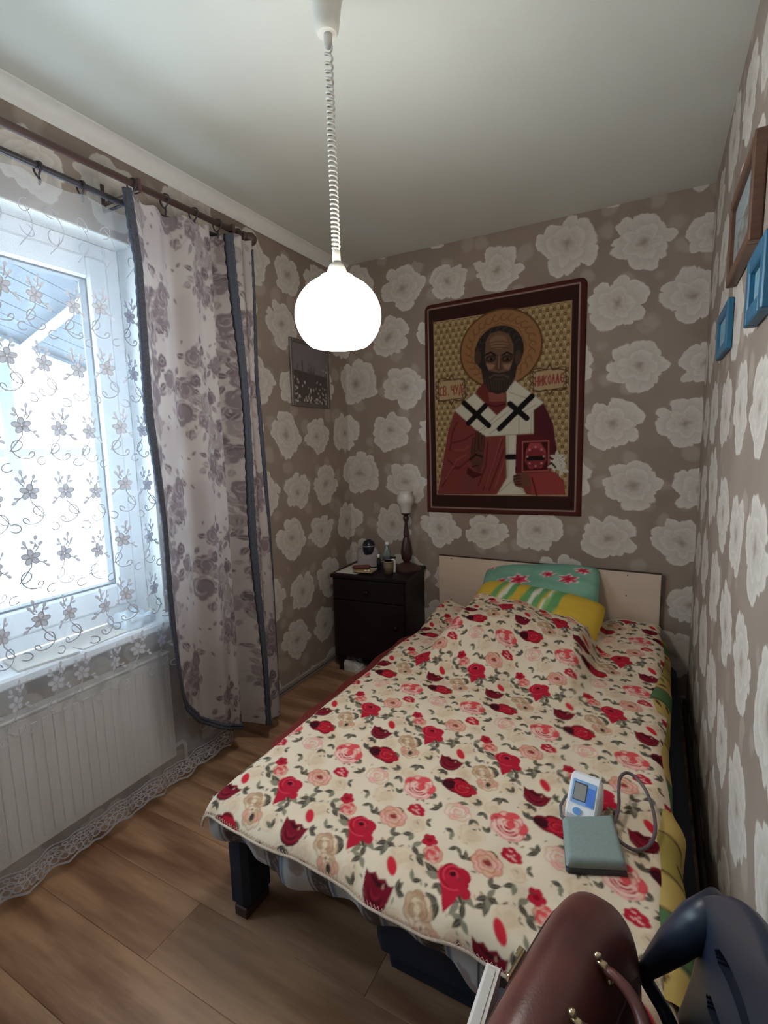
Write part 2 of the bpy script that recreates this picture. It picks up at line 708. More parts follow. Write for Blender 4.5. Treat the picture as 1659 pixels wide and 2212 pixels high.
def ring_frame(mb_, ya, yb, za, zb, wd, xa, xb, b=.006, wbot=None):
    wb = wbot or wd
    mb_.box((xa, yb - wd, za), (xb, yb, zb), b)
    mb_.box((xa, ya, za), (xb, ya + wd, zb), b)
    mb_.box((xa, ya + wd, zb - wd), (xb, yb - wd, zb), b)
    mb_.box((xa, ya + wd, za), (xb, yb - wd, za + wb), b)


mb = MB()
ring_frame(mb, y0, y1, .70, z1, .060, xf0, xf1)
mb.box((xf0, -2.31, .76), (xf1, -2.25, z1 - .06), .006)
mb.build('window_frame', m_pvc, win)
m_glass = NT('window_glass')
tr_ = m_glass.n.new('ShaderNodeBsdfTransparent')
tr_.inputs[0].default_value = (.94, .97, 1, 1)
gl_ = m_glass.n.new('ShaderNodeBsdfGlossy')
gl_.inputs['Roughness'].default_value = .02
mx_ = m_glass.n.new('ShaderNodeMixShader')
mx_.inputs[0].default_value = .05
m_glass.t.links.new(tr_.outputs[0], mx_.inputs[1])
m_glass.t.links.new(gl_.outputs[0], mx_.inputs[2])
m_glass.t.links.new(mx_.outputs[0], m_glass.out.inputs['Surface'])
m_glass = m_glass.m
for (ya, yb) in ((-2.25, y1 - .06), (y0 + .06, -2.31)):
    mb = MB()
    ring_frame(mb, ya, yb, .76, z1 - .06, .078, xf0 + .01, xf1 + .012, .008, .09)
    sash = mb.build('sash', m_pvc, win)
    mb = MB()
    ring_frame(mb, ya + .078, yb - .078, .85, z1 - .138, .007, xf0 + .03, xf1 - .002, .001)
    mb.build('gasket', m_gask, sash)
    MB().box((-.15, ya + .078, .85), (-.144, yb - .078, z1 - .138)).build('pane', m_glass, sash)
mb = MB()
mb.box((xf1, y1 - .004, .70), (.001, y1 + .0005, z1), 0)
mb.box((xf1, y0, z1 - .004), (.001, y1, z1 + .0005), 0)
mb.box((xf1, y0 - .0005, .70), (.001, y0 + .004, z1), 0)
mb.build('reveal_lining', m_white, win)
sill = MB().box((xf1, y0 - .03, .664), (.088, y1 + .035, .70), .008).build('window_sill', m_pvc, win)

# outside: snowy yard, the eave over the window, a porch post and rail
m_snow = simple('snow', C(240, 242, 246), .9, var=.03, scale=1.5)
tag(MB().box((-30, -30, -.95), (-.4, 30, -.9)).build('ground', m_snow), kind='structure')
m_eave = simple('weathered_eave_boards', C(74, 84, 94), .8, var=.12, scale=6, stretch=(1, 12, 1))
ev = thing('eave', (-.7, -1.6, 2.1), 'weathered grey eave boards sloping over the outside of the window', 'eave')
for k in range(8):
    xa, xb = -.36 - k * .085, -.36 - (k + 1) * .085 + .006
    q = MB()
    za = lambda y, x: 2.62 - .28 * (y + 3.2) + (x + .36) * .28
    yA, yB = -3.6, -.2
    vs_ = []
    for (x, y, dz) in ((xa, yA, 0), (xb, yA, 0), (xb, yB, 0), (xa, yB, 0), (xa, yA, .02), (xb, yA, .02), (xb, yB, .02), (xa, yB, .02)):
        vs_.append((x, y, za(y, x) + dz))
    q.add(vs_, [(0, 3, 2, 1), (4, 5, 6, 7), (0, 1, 5, 4), (1, 2, 6, 5), (2, 3, 7, 6), (3, 0, 4, 7)])
    q.build('board', m_eave, ev)
m_pale = simple('pale_blue_timber', C(150, 168, 182), .7, var=.05)
for yk in (-2.6, -2.0, -1.4):
    MB().tube([(-.36, yk, za(yk, -.36) - .03), (-1.03, yk, za(yk, -1.03) - .03)], .028, 4).build('rafter', m_pale, ev)
MB().tube([(-1.04, -3.6, za(-3.6, -1.04) - .02), (-1.04, -.2, za(-.2, -1.04) - .02)], .04, 4).build('fascia', m_pale, ev)
pr = thing('porch_rail', (-1.0, -1.5, -.9), 'pale porch post and rail outside behind the window glass', 'railing')
MB().box((-1.04, -1.56, -.9), (-.97, -1.49, 1.84), .006).build('post', m_pale, pr)
MB().box((-1.03, -3.4, 1.36), (-.98, -.3, 1.40), .004).build('rail', m_pale, pr)
nh = thing('neighbour_house', (-11, 1, -.9), 'pale neighbouring house across the bright yard outside the window', 'house')
MB().box((-14, -4, -.9), (-9, 6, 1.7)).build('wall', simple('pale_render', C(220, 226, 232), .9), nh)
MB().prism([(-8.6, 1.65), (-11.5, 3.6), (-14.4, 1.65)], lambda a, b, h: (a, -4.3 + h, b), 10.6).build('roof', m_snow, nh)

# ================================================================== BED
m_navy = simple('navy_upholstery', C(30, 36, 52), .85, var=.12, scale=120, bump=.1)
m_head = simple('beige_laminate', C(214, 192, 172), .45, var=.03, scale=3, stretch=(1, 1, 12))
m_edge = simple('dark_edge_band', C(60, 40, 34), .5)
m_matt = simple('mattress_ticking', C(196, 190, 182), .9, var=.05, scale=60)
m_redwood = simple('reddish_wood', C(104, 40, 30), .45, var=.15, scale=14, stretch=(6, 1, 6))

bed = thing('bed', (1.28, -1.0, 0), 'low bed with plain beige headboard and navy upholstered base', 'bed')
hb = MB().box((.652, -.045, .16), (1.845, -.026, .698), .0015).build('headboard', m_head, bed)
MB().box((.651, -.046, .698), (1.846, -.025, .7015)).build('edge_band', m_edge, hb)
for (x, z) in ((.734, .684), (1.207, .684), (1.693, .681), (.732, .43), (1.69, .572), (1.694, .422)):
    MB().lathe([(.0035, 0), (.0035, .0012), (0, .0018)], (x, -.045, z), 10, Matrix.Rotation(PI / 2, 3, 'X')).build('screw_hole', m_edge, hb)
MB().box((.76, -1.90, .24), (1.84, -.05, .385), .045).build('mattress', m_matt, bed, True, .7)
MB().box((.74, -1.88, .20), (1.85, -.05, .26), .012).build('base_panel', m_navy, bed)
MB().box((.700, -1.84, .17), (.74, -.05, .36), .014).build('side_rail', m_redwood, bed)
MB().box((.725, -1.905, .035), (.80, -1.79, .27), .016).build('leg', m_navy, bed)
MB().box((.74, -1.90, .0), (.79, -1.80, .035), .004).build('foot', m_edge, bed)
MB().box((.725, -.45, .0), (.80, -.33, .27), .016).build('leg', m_navy, bed)
MB().box((1.19, -1.86, .055), (1.845, -.4, .25), .03).build('storage_box', m_navy, bed)
MB().box((1.22, -1.83, .0), (1.82, -.45, .055), .012).build('plinth', m_navy, bed)
MB().box((1.846, -1.86, .05), (1.93, -.05, .235), .02).build('side_panel', m_navy, bed)
MB().tube([(.79, -1.78, .07), (.88, -1.6, .24)], .014, 4).build('brace', simple('raw_pine', C(170, 130, 100), .7, var=.1), bed)


# grey patterned mattress cover that hangs below the spread at the foot
def cover_foot():
    cv = Canvas(1.3, .4, 300, C(196, 198, 200))
    rr = random.Random(5)
    for k in range(9):
        x = .02 + k * .15
        cv.poly([(x, 0), (x + .055, 0), (x + .06, .4), (x + .005, .4)], C(92, 82, 80))
        for j in range(60):
            cv.ell(x + rr.random() * .055, rr.random() * .4, .004, .003, rr.random() * 3, C(150, 140, 136))
        cv.poly([(x + .058, 0), (x + .07, 0), (x + .075, .4), (x + .062, .4)], C(120, 140, 165))
        cv.poly([(x - .012, 0), (x - .006, 0), (x - .002, .4), (x - .008, .4)], C(70, 72, 84))
        for j in range(5):
            cv.blob(x + .1 + rr.random() * .03, rr.random() * .4, .022, C(158, 142, 136), 4, .3, seed=j + k * 7, al=.8)
    nu, nv = 260, 60
    s = np.linspace(0, 1, nu)[None, :].repeat(nv, 0)
    v = np.linspace(0, 1, nv)[:, None].repeat(nu, 1)
    x = .715 + 1.14 * s
    L = .105 + .03 * sst(0, .25, s) + .015 * np.sin(9 * s + 1) + .03 * np.exp(-((s - .30) / .06) ** 2) + .035 * sst(.5, 1, s)
    y = -1.925 - .03 * s - .016 * np.sin(PI * v) - .012 * v * np.sin(26 * s + 2 * v) - .008 * v * np.sin(57 * s)
    z = .395 - L * v
    return grid_obj('mattress_cover', np.stack([x, y, z], -1), fabric('cover_cotton', translucent=.1), cols=cv.sample(x - .6, .395 - z + .05))


mc = cover_foot()
tag(mc, 'grey and brown patterned cover hanging below the bedspread at the bed foot', 'bedding')


def sheet_right():
    cv = Canvas(2.2, .4, 260, C(206, 176, 104))
    rr = random.Random(11)
    green, brown, olive = C(92, 124, 84), C(84, 58, 42), C(176, 156, 84)
    x = 0.0
    k = 0
    while x < 2.2:
        wd = .10 + .10 * rr.random()
        if k % 2:
            cv.poly([(x, 0), (x + wd, 0), (x + wd + .04, .4), (x + .02, .4)], green if k % 4 == 1 else olive)
        cv.line([(x - .01, 0), (x + .03, .4)], .006, brown)
        for j in range(3):
            a = x + rr.random() * .12
            cv.leaf(a, .05 + rr.random() * .3, .05, .016, rr.random() * 6, brown if j else green)
        x += wd
        k += 1
    nu, nv = 320, 50
    s = np.linspace(0, 1, nu)[None, :].repeat(nv, 0)
    v = np.linspace(0, 1, nv)[:, None].repeat(nu, 1)
    y = -.16 - 1.80 * s
    a = v * 1.75
    ex = 1.876 + .014 * np.sin(7 * s + .6) + .022 * np.exp(-((s - .74) / .03) ** 2) + .012 * s
    x = ex - .09 * (1 - sst(0, .55, v)) + .005 * np.sin(23 * s) * v + .002 * np.sin(61 * s + 3 * v) * v
    z = .412 - .155 * sst(.25, 1.0, v) - .004 * v * np.sin(31 * s)
    return grid_obj('bed_sheet', np.stack([x, y, z], -1), fabric('sheet_cotton', translucent=.1), cols=cv.sample(1.8 * s + .1, v * .3 + .05))


tag(sheet_right(), 'yellow and green bed sheet showing past the bedspread on the wall side', 'sheet')

def red_blanket():
    nu, nv = 160, 24
    s = np.linspace(0, 1, nu)[None, :].repeat(nv, 0)
    v = np.linspace(0, 1, nv)[:, None].repeat(nu, 1)
    y = -1.72 + 1.35 * s
    k = sst(0, .12, s) * (1 - sst(.85, 1, s))
    x = .735 - .112 * k * np.sin(v * PI / 2) - .008 * k * np.sin(30 * s) * v
    z = .375 - .04 * v - .08 * sst(.75, 1, v)
    return grid_obj('blanket', np.stack([x, y, z], -1), simple('red_wool', C(112, 32, 27), .95, var=.15, scale=150, bump=.2))


tag(red_blanket(), 'dark red blanket edge hanging out under the bedspread on the window side', 'blanket')

# ------------------------------------------------------------------ bedspread
CREAM = C(232, 214, 188)


def rose_tile():
    cv = Canvas(.262, .468, 420, CREAM, wrap=True)
    red, dred, burg, dburg = C(184, 32, 54), C(150, 16, 34), C(120, 22, 38), C(66, 14, 24)
    pink, lpink, peach, beige, lbeige = C(224, 84, 88), C(236, 178, 164), C(224, 162, 138), C(206, 172, 138), C(228, 204, 174)
    olive, dol, grey = C(104, 98, 80), C(74, 64, 56), C(140, 134, 114)
    R = random.Random(21)

    def leaves(x, y, n, L, c=olive, spread=2.6, a0=None):
        L = L * 1.25
        a0 = R.random() * 6 if a0 is None else a0
        for k in range(n):
            a = a0 + spread * k / n + R.uniform(-.3, .3)
            cv.leaf(x, y, L * R.uniform(.8, 1.15), L * .45, a, c if k % 2 else dol, grey)

    def petals(x, y, r, cols, edge, n=5, lines=1):
        # layered petals, outermost first
        for ring, (rad, cnt) in enumerate(((.62, 7), (.36, 5), (.12, 3))):
            a0 = R.random() * 6
            for k in range(cnt):
                a = a0 + 2 * PI * k / cnt
                c = cols[(ring + k) % len(cols)]
                px, py = x + rad * r * math.cos(a), y + rad * r * .85 * math.sin(a)
                cv.ell(px, py, r * (.42 - .08 * ring), r * (.34 - .06 * ring), a + PI / 2, c)
                cv.arc(px, py, r * (.36 - .08 * ring), a - 1.3, a + 1.3, r * .08, edge, .6)

    # ghost roses first
    for gx, gy, gr in ((.259, .140, .040), (.133, .458, .036), (.03, .36, .034), (.12, .10, .03), (.225, .26, .036), (.16, .34, .03), (.02, .255, .03), (.10, .31, .03), (.20, .01, .03)):
        cv.blob(gx, gy, gr, lbeige, 5, .25, al=.6, seed=int(gx * 999))
        cv.blob(gx + .004, gy, gr * .55, beige, 4, .3, al=.30, seed=3)
        for k in range(5):
            a = R.random() * 6
            cv.arc(gx, gy, gr * (.25 + .14 * k), a, a + 1.8, .0022, beige, .55)
    # leaves
    for (x, y, n, L) in ((.142, .032, 2, .026), (.162, .013, 2, .027), (.154, .18, 3, .022), (.249, .41, 3, .026), (.026, .306, 3, .024), (.077, .032, 2, .022),
                         (.216, .124, 2, .022), (.126, .067, 2, .025), (.009, .068, 3, .022), (.064, .122, 2, .02), (.235, .03, 2, .025), (.03, .43, 2, .025), (.19, .225, 2, .022), (.11, .27, 3, .023), (.21, .315, 2, .024), (.085, .195, 2, .023), (.155, .385, 3, .02), (.25, .255, 2, .021), (.235, .45, 3, .022),
                         (.13, .21, 2, .02), (.03, .17, 2, .02), (.245, .19, 2, .02), (.18, .42, 2, .02), (.05, .345, 2, .02), (.14, .12, 2, .018), (.24, .09, 2, .02), (.0, .23, 2, .02)):
        leaves(x, y, n, L, R.choice([olive, olive, grey]))
    for (x, y) in ((.084, .458), (.045, .405), (.080, .008)):
        leaves(x, y, 4, .024, R.choice([olive, grey]), 4.6)
    # beige double roses
    petals(.212, .382, .036, [beige, lbeige, C(190, 150, 118)], C(150, 112, 88))
    petals(.238, .343, .033, [lbeige, peach, beige], C(160, 104, 88))
    cv.ell(.240, .341, .007, .010, .3, dol)
    # pale rose
    petals(.202, .192, .038, [lpink, lbeige, C(238, 214, 196)], C(204, 140, 122))
    # peach rose
    petals(.055, .085, .040, [peach, lpink, C(226, 178, 150)], C(172, 90, 78))
    cv.ell(.055, .087, .010, .008, 0, C(150, 60, 56))
    # pink striped rose
    petals(.070, .222, .050, [lpink, pink, C(240, 196, 180)], C(200, 56, 66))
    cv.ell(.070, .203, .028, .010, 0, red)
    cv.ell(.072, .258, .018, .011, .3, pink)
    for k in range(4):
        cv.arc(.070, .220, .016 + .009 * k, 3.3 + .1 * k, 6.1 - .1 * k, .0045, lpink if k % 2 else C(240, 206, 190))
    # small pink flower and bud above the red rose
    petals(.195, .040, .026, [peach, pink, lpink], C(178, 70, 66))
    cv.blob(.172, .070, .021, red, 5, .3, seed=4)
    cv.ell(.172, .070, .008, .006, .4, dred)
    # red blob with white flecks
    cv.blob(.099, .142, .027, red, 6, .25, seed=9, asp=.8)
    for k in range(10):
        cv.ell(.099 + R.uniform(-.016, .016), .142 + R.uniform(-.012, .012), .0030, .0024, 0, lpink)
    # red petal
    cv.ell(.122, .426, .023, .012, 2.2, C(204, 44, 58))
    # bowl shaped burgundy rose
    cv.poly([(.070, .392), (.082, .385), (.095, .394), (.108, .386), (.122, .394), (.136, .385), (.148, .392), (.143, .362), (.130, .338), (.112, .330), (.092, .336), (.077, .358)], burg)
    for k in range(4):
        cv.arc(.109, .366, .012 + .007 * k, 3.5, 5.9, .003, dburg if k % 2 else C(150, 34, 50))
    cv.poly([(.075, .388), (.109, .372), (.143, .388), (.109, .382)], dburg)
    leaves(.109, .326, 3, .022, dol, 2.0, -2.6)
    # burgundy / red rose
    cv.blob(.171, .285, .050, burg, 5, .2, seed=5, asp=.72)
    cv.blob(.184, .287, .038, C(178, 30, 48), 5, .22, seed=8, asp=.8)
    cv.ell(.142, .278, .022, .017, .3, dburg)
    for k in range(4):
        cv.arc(.178, .287, .008 + .006 * k, 1 + k, 4.2 + k, .003, dred if k % 2 else C(216, 60, 70))
    # the red rose with its pointed tail
    leaves(.232, .462, 2, .036, grey, 1.0, 2.6)
    leaves(.024, .455, 2, .034, grey, 1.0, -1.0)
    cv.poly([(.262 - .022, .452), (.262 + .026, .452), (.262 + .020, .425), (.262 + .008, .405), (.262 + .004, .398), (.262 - .004, .412)], red)
    cv.blob(.262, .476, .040, red, 5, .16, seed=2, asp=.92)
    cv.ell(.262 + .036, .455, .012, .014, 0, red)
    cv.ell(.262 - .006, .486, .008, .008, 0, dburg)
    for k in range(5):
        cv.arc(.262 - .004, .482, .011 + .006 * k, .7 * k, .7 * k + 2.6, .0028, dred if k % 2 else C(226, 70, 84))
    # loose sprigs
    for k in range(46):
        x, y = R.random() * .262, R.random() * .468
        cv.leaf(x, y, R.uniform(.008, .016), .005, R.random() * 6.3, R.choice([olive, grey, beige, dol]), al=.8)
    return cv


tile = rose_tile()
ZT = .418


def spread_surface(S, T):
    """S, T in 0..1: across (window side to wall side), foot to head"""
    xs = .682 + 1.185 * S                      # arc length across
    ye = np.where(xs < 1.2, -.19 + .0 * xs, -.10)
    hump = sst(.86, 1.0, xs) * (1 - sst(1.52, 1.62, xs))
    ye = (-.17) * (1 - sst(1.3, 1.6, xs)) + (-.08) * sst(1.3, 1.6, xs)
    ye = ye * (1 - hump) + hump * (-.27 - 1.5 * (xs - 1.17) ** 2)
    yf = -1.985 - .055 * (xs - .7)
    ys = yf + (ye - yf) * T                   # arc length along
    # across: rounded drop on both sides
    r = .055
    xl, xr = .765, 1.815
    dl = np.clip(xl - xs, 0, None)
    dr = np.clip(xs - xr, 0, None)

    def drop(d, r):
        a = np.clip(d / r, 0, PI / 2)
        off = r * np.sin(a)
        dz = r * (1 - np.cos(a)) + np.clip(d - r * PI / 2, 0, None)
        return off, dz
    ol, zl = drop(dl, r)
    orr, zr = drop(dr, .05)
    x = np.clip(xs, xl, xr) - ol + orr
    yfe = -1.905 - .04 * (xs - .7)
    df = np.clip(yfe - ys, 0, None)
    of, zf = drop(df, .075)
    y = np.maximum(ys, yfe) - of
    z = ZT - zl - zr - zf
    # the pillow hump under the head end
    hz = .15 * hump * sst(-1.02, -.52, y + .25 * np.abs(x - 1.2) ** 1.5)
    hz = hz * (1 - .25 * sst(1.2, 1.55, x))
    z = z + hz
    # cover slumping over the wall-side head corner
    z = z + .03 * sst(1.55, 1.7, x) * sst(-.7, -.25, y) + .045 * (1 - sst(.72, .95, x)) * sst(-.5, -.2, y)
    flat = np.exp(-((zl + zr + zf) / .05) ** 2)
    z = z + .017 * vnoise(x * 5 + 3, y * 4) * (0.5 + .8 * sst(-1.4, -.6, y)) + .008 * vnoise(x * 13, y * 9 + 5) + .003 * vnoise(x * 34 + 9, y * 30)
    # long soft folds running down from the hump
    z = z + .010 * np.sin(22 * (x - 1.2) + 5 * y) * sst(-1.15, -.85, y) * (1 - sst(-.75, -.55, y)) * hump
    y = y - .007 * np.sin(15 * x + .6) * sst(0, .05, zf) - .004 * np.sin(41 * x) * sst(.02, .07, zf)
    x = x - .010 * np.sin(13 * y + .6) * sst(0, .05, zl) + .010 * np.sin(12 * y) * sst(0, .04, zr)
    return x, y, z, xs, ys


def bedspread():
    nu, nv = 440, 690
    S = np.linspace(0, 1, nu)[None, :].repeat(nv, 0)
    T = np.linspace(0, 1, nv)[:, None].repeat(nu, 1)
    x, y, z, xs, ys = spread_surface(S, T)
    X = xs - 1.171
    Y = ys + 1.868 + .15 * X
    cols = tile.sample(X + .0 * Y, Y)
    o = grid_obj('bedspread', np.stack([x, y, z], -1), fabric('fleece_print', scale=500, bump=.2), cols=cols)
    tag(o, 'cream bedspread printed with red and pink roses spread over the bed', 'bedspread')
    # rolled hem and blanket stitch along the edges
    m_hem = simple('cream_hem', C(214, 196, 176), .95, var=.1, scale=200)
    m_st = simple('stitch_thread', C(206, 180, 170), .9)
    path = []
    for k in range(161):
        path.append((k / 160, 0.0))
    hem, st = MB(), MB()
    pts = []
    for (s_, t_) in path:
        a = spread_surface(np.array(s_), np.array(t_))
        pts.append((float(a[0]), float(a[1]), float(a[2])))
    hem.tube(pts, .0035, 6)
    hem.build('foot_hem', m_hem, o, True)
    zz = []
    for k in range(240):
        s_ = .01 + .98 * k / 239
        a = spread_surface(np.array(s_), np.array(0.0025 if k % 2 else .0062))
        zz.append((float(a[0]), float(a[1]) - .003, float(a[2]) + .002))
    st.tube(zz, .0011, 4)
    st.build('edge_stitching', m_st, o)
    pts = []
    for k in range(161):
        a = spread_surface(np.array(k / 160), np.array(1.0))
        pts.append((float(a[0]), float(a[1]), float(a[2]) - .002))
    MB().tube(pts, .0045, 6).build('head_hem', m_hem, o, True)
    return o


bedspread()


# ------------------------------------------------------------------ pillows
def pillow(name, center, size, rot, paint, mat, n=60):
    """size (w, h, t); rot Euler; paint(u, v) -> colours"""
    u = np.linspace(-1, 1, n)
    U, V = np.meshgrid(u, u)
    M = np.array(__import__('mathutils').Euler(rot).to_matrix())
    w_, h_, t_ = size
    edge = (1 - np.abs(U) ** 3.0) * (1 - np.abs(V) ** 3.0)
    th = t_ / 2 * np.clip(edge, 0, 1) ** .5
    pin = 1 - .05 * (1 - np.abs(V) ** 2) * 0
    X = w_ / 2 * U * (1 - .06 * (1 - V * V) * -1 * 0) * (1 - .05 * np.abs(V) ** 4 * np.abs(U) ** 4)
    Y = h_ / 2 * V * (1 - .10 * np.abs(U) ** 4 * np.abs(V) ** 4)
    wr = .006 * vnoise(U * 4 + center[0] * 9, V * 4) + .004 * vnoise(U * 9, V * 9 + 3)
    out = []
    for sg in (1, -1):
        out.append(np.stack([X, Y, sg * (th + wr * np.clip(edge, 0, 1) ** .4)], -1))
    A = out[0].reshape(-1, 3) @ M.T + np.array(center)
    B = out[1].reshape(-1, 3) @ M.T + np.array(center)
    P = np.concatenate([A.reshape(n, n, 3), B.reshape(n, n, 3)[::-1]], 0)
    cA = paint(U, V)
    Cc = np.concatenate([cA, cA[::-1]], 0)
    return grid_obj(name, P, mat, cols=Cc)


m_pil = fabric('pillow_cotton')


def paint_green():
    cv = Canvas(2, 2, 110, C(120, 166, 146))
    rr = random.Random(4)
    for k in range(18):
        cv.ell(rr.random() * 2, rr.random() * 2, .3, .16, rr.random() * 3, C(140, 184, 162), .5, .5)
    for (x, y, r) in ((.12, 1.82, .15), (.72, 1.28, .2), (1.2, 1.5, .12), (1.55, 1.36, .17), (.42, 1.22, .1), (1.75, 1.7, .14), (.3, .5, .2), (1.1, .6, .2)):
        for k in range(6):
            a = 2 * PI * k / 6 + x
            cv.leaf(x, y, r * 1.12, r * .62, a, C(246, 226, 226))
        for k in range(6):
            a = 2 * PI * k / 6 + x
            cv.leaf(x, y, r, r * .46, a, C(204, 58, 78))
        cv.ell(x, y, r * .2, r * .2, 0, C(150, 30, 50))
    return lambda U, V: cv.sample(U + 1, V + 1)


def paint_yellow():
    cv = Canvas(2, 2, 110, C(222, 184, 70))
    g, lg, wt, y2 = C(112, 172, 110), C(160, 200, 130), C(232, 232, 214), C(232, 206, 110)
    for (a, b, c) in ((.30, .40, g), (.44, .52, wt), (.52, .62, g), (.78, .90, g), (.90, .98, wt), (.98, 1.08, g), (1.12, 1.2, lg), (1.2, 1.34, g)):
        cv.poly([(a, 0), (b, 0), (b + .1, 2), (a + .1, 2)], c)
    cv.line([(1.12, 0), (1.24, 2)], .03, wt)
    cv.line([(1.8, .3), (1.9, .5), (1.85, .8)], .015, C(90, 70, 40))
    return lambda U, V: cv.sample(U + 1, V + 1)


def paint_blue():
    return lambda U, V: np.broadcast_to(np.array(C(40, 92, 150)), U.shape + (3,)) * (1 + .2 * vnoise(U * 6, V * 6))[..., None]


tag(pillow('pillow', (1.255, -.135, .555), (.63, .36, .13), (math.radians(48), math.radians(-5), math.radians(-4)), paint_green(), m_pil),
    'green pillow with red flowers leaning on the beige headboard', 'pillow', 'pillows at the head of the bed')
tag(pillow('pillow', (1.265, -.335, .49), (.66, .40, .17), (math.radians(26), math.radians(3), math.radians(-8)), paint_yellow(), m_pil),
    'yellow pillow with green and white stripes tucked under the bedspread', 'pillow', 'pillows at the head of the bed')
tag(pillow('pillow', (1.19, -.15, .46), (.58, .20, .12), (math.radians(20), 0, math.radians(-3)), paint_blue(), m_pil),
    'blue pillow with one corner peeking out below the green pillow', 'pillow', 'pillows at the head of the bed')

# ================================================================== TAPESTRY
def tapestry():
    TW, TH = .893, 1.222
    src = [(140, 352), (1520, 100), (1465, 2138), (172, 2070)]
    dst = [(0, TH), (TW, TH), (TW, 0), (0, 0)]
    A, B = [], []
    for (x, y), (u, v) in zip(src, dst):
        A.append([x, y, 1, 0, 0, 0, -u * x, -u * y]); B.append(u)
        A.append([0, 0, 0, x, y, 1, -v * x, -v * y]); B.append(v)
    h = np.linalg.solve(np.array(A, float), np.array(B, float))

    def m(x, y):
        d = h[6] * x + h[7] * y + 1
        return ((h[0] * x + h[1] * y + h[2]) / d, (h[3] * x + h[4] * y + h[5]) / d)

    def P(pts):
        return [m(*p) for p in pts]
    K = TW / 1330
    border, band = C(98, 40, 33), C(66, 36, 30)
    gold, dgold, ring = C(186, 148, 88), C(170, 128, 66), C(104, 74, 40)
    cv = Canvas(TW, TH, 330, border)
    cv.poly(P([(172, 388), (1458, 160), (1415, 2092), (210, 2030)]), band)
    cv.line(P([(172, 388), (1458, 160), (1415, 2092), (210, 2030), (172, 388)]), .006, C(196, 160, 140))
    cv.poly(P([(222, 495), (1385, 312), (1350, 1962), (258, 1925)]), gold)
    # lattice with rings
    u0, v0 = m(258, 1925)
    st = .036
    for i in range(-2, 30):
        for j in range(-2, 42):
            ou = .5 * (j % 2)
            u, v = u0 + (i + ou) * st, v0 + j * st * .86
            if .05 < u < TW - .05 and .07 < v < 1.12:
                for s_ in (-1, 1):
                    cv.line([(u, v), (u + s_ * st / 2, v + st * .86)], .005, C(224, 196, 136), .9)
    for i in range(-2, 30):
        for j in range(-2, 42):
            u, v = u0 + (i + .5 * (j % 2)) * st, v0 + j * st * .86
            cv.ell(u, v + st * .43, .0095, .0095, 0, ring)
            cv.ell(u, v + st * .43, .0042, .0042, 0, gold)
    fr = P([(222, 495), (1385, 312), (1350, 1962), (258, 1925)])
    ou = P([(172, 388), (1458, 160), (1415, 2092), (210, 2030)])
    # repaint the band over stray rings
    for k in range(4):
        k2 = (k + 1) % 4
        cv.poly([fr[k], fr[k2], ou[k2], ou[k]], band)
        cv.poly([ou[k], ou[k2], dst[k2], dst[k]], border)
    cv.line(ou + ou[:1], .006, C(196, 160, 140))
    cv.line(fr + fr[:1], .004, C(214, 168, 120))
    # halo
    hx, hy = m(775, 715)
    cv.ell(hx, hy, .232, .212, 0, C(112, 72, 36))
    cv.ell(hx, hy, .222, .203, 0, C(176, 120, 62))
    for k in range(26):
        a = 2 * PI * k / 26
        cv.arc(hx + .178 * math.cos(a), hy + .165 * math.sin(a), .018, a, a + 4.6, .004, C(132, 84, 40))
    cv.arc(hx, hy, .145, 0, 2 * PI, .004, C(140, 92, 46), 1, .95)
    # robe
    red, dred, lred, mar = C(148, 56, 50), C(96, 32, 32), C(176, 84, 72), C(98, 30, 42)
    cv.poly(P([(400, 1232), (575, 1090), (600, 1040), (910, 990), (1145, 1180), (1225, 1345), (1265, 1600), (1205, 1745), (1320, 1830), (1335, 1950), (262, 1925), (345, 1405)]), red)
    cv.poly(P([(1060, 1235), (1148, 1180), (1228, 1350), (1262, 1620), (1200, 1750), (1060, 1450)]), mar)
    cv.poly(P([(475, 1925), (470, 1780), (520, 1680), (575, 1790), (580, 1930)]), C(140, 62, 56))
    for ln in ([(380, 1500), (470, 1480), (560, 1430)], [(345, 1640), (430, 1720), (520, 1640)], [(300, 1860), (380, 1720), (440, 1700)], [(640, 1900), (720, 1700), (800, 1480)],
               [(690, 1900), (760, 1720), (815, 1560)], [(600, 1860), (660, 1700), (680, 1500)], [(420, 1330), (380, 1420), (360, 1560)], [(1090, 1920), (1060, 1830), (1050, 1790)], [(1200, 1920), (1240, 1840), (1220, 1790)]):
        cv.line(P(ln), .009, dred, .8)
    for ln in ([(400, 1560), (480, 1560), (520, 1530)], [(660, 1860), (740, 1640), (790, 1470)], [(330, 1800), (420, 1640), (500, 1600)], [(740, 1880), (780, 1760), (820, 1650)]):
        cv.line(P(ln), .007, lred, .7)
    # neck
    cv.poly(P([(580, 1070), (640, 1000), (880, 1000), (835, 1200), (745, 1278)]), C(128, 44, 40))
    cv.poly(P([(680, 1080), (820, 1090), (820, 1160), (690, 1160)]), C(160, 84, 66))
    cv.line(P([(660, 1180), (745, 1200), (825, 1180)]), .007, C(84, 24, 26))
    # stole
    wh, whs = C(232, 222, 198), C(176, 160, 132)
    stole_l = [(398, 1228), (565, 1088), (755, 1278), (612, 1425)]
    stole_r = [(832, 1060), (905, 985), (1148, 1172), (1062, 1235), (1062, 1430), (660, 1450), (598, 1410), (748, 1280), (838, 1200)]
    drop = [(830, 1440), (920, 1440), (915, 1780), (1002, 1942), (752, 1940), (838, 1800)]
    for pg in (stole_l, stole_r, drop):
        cv.poly(P(pg), wh)
        cv.line(P(pg + pg[:1]), .004, whs)
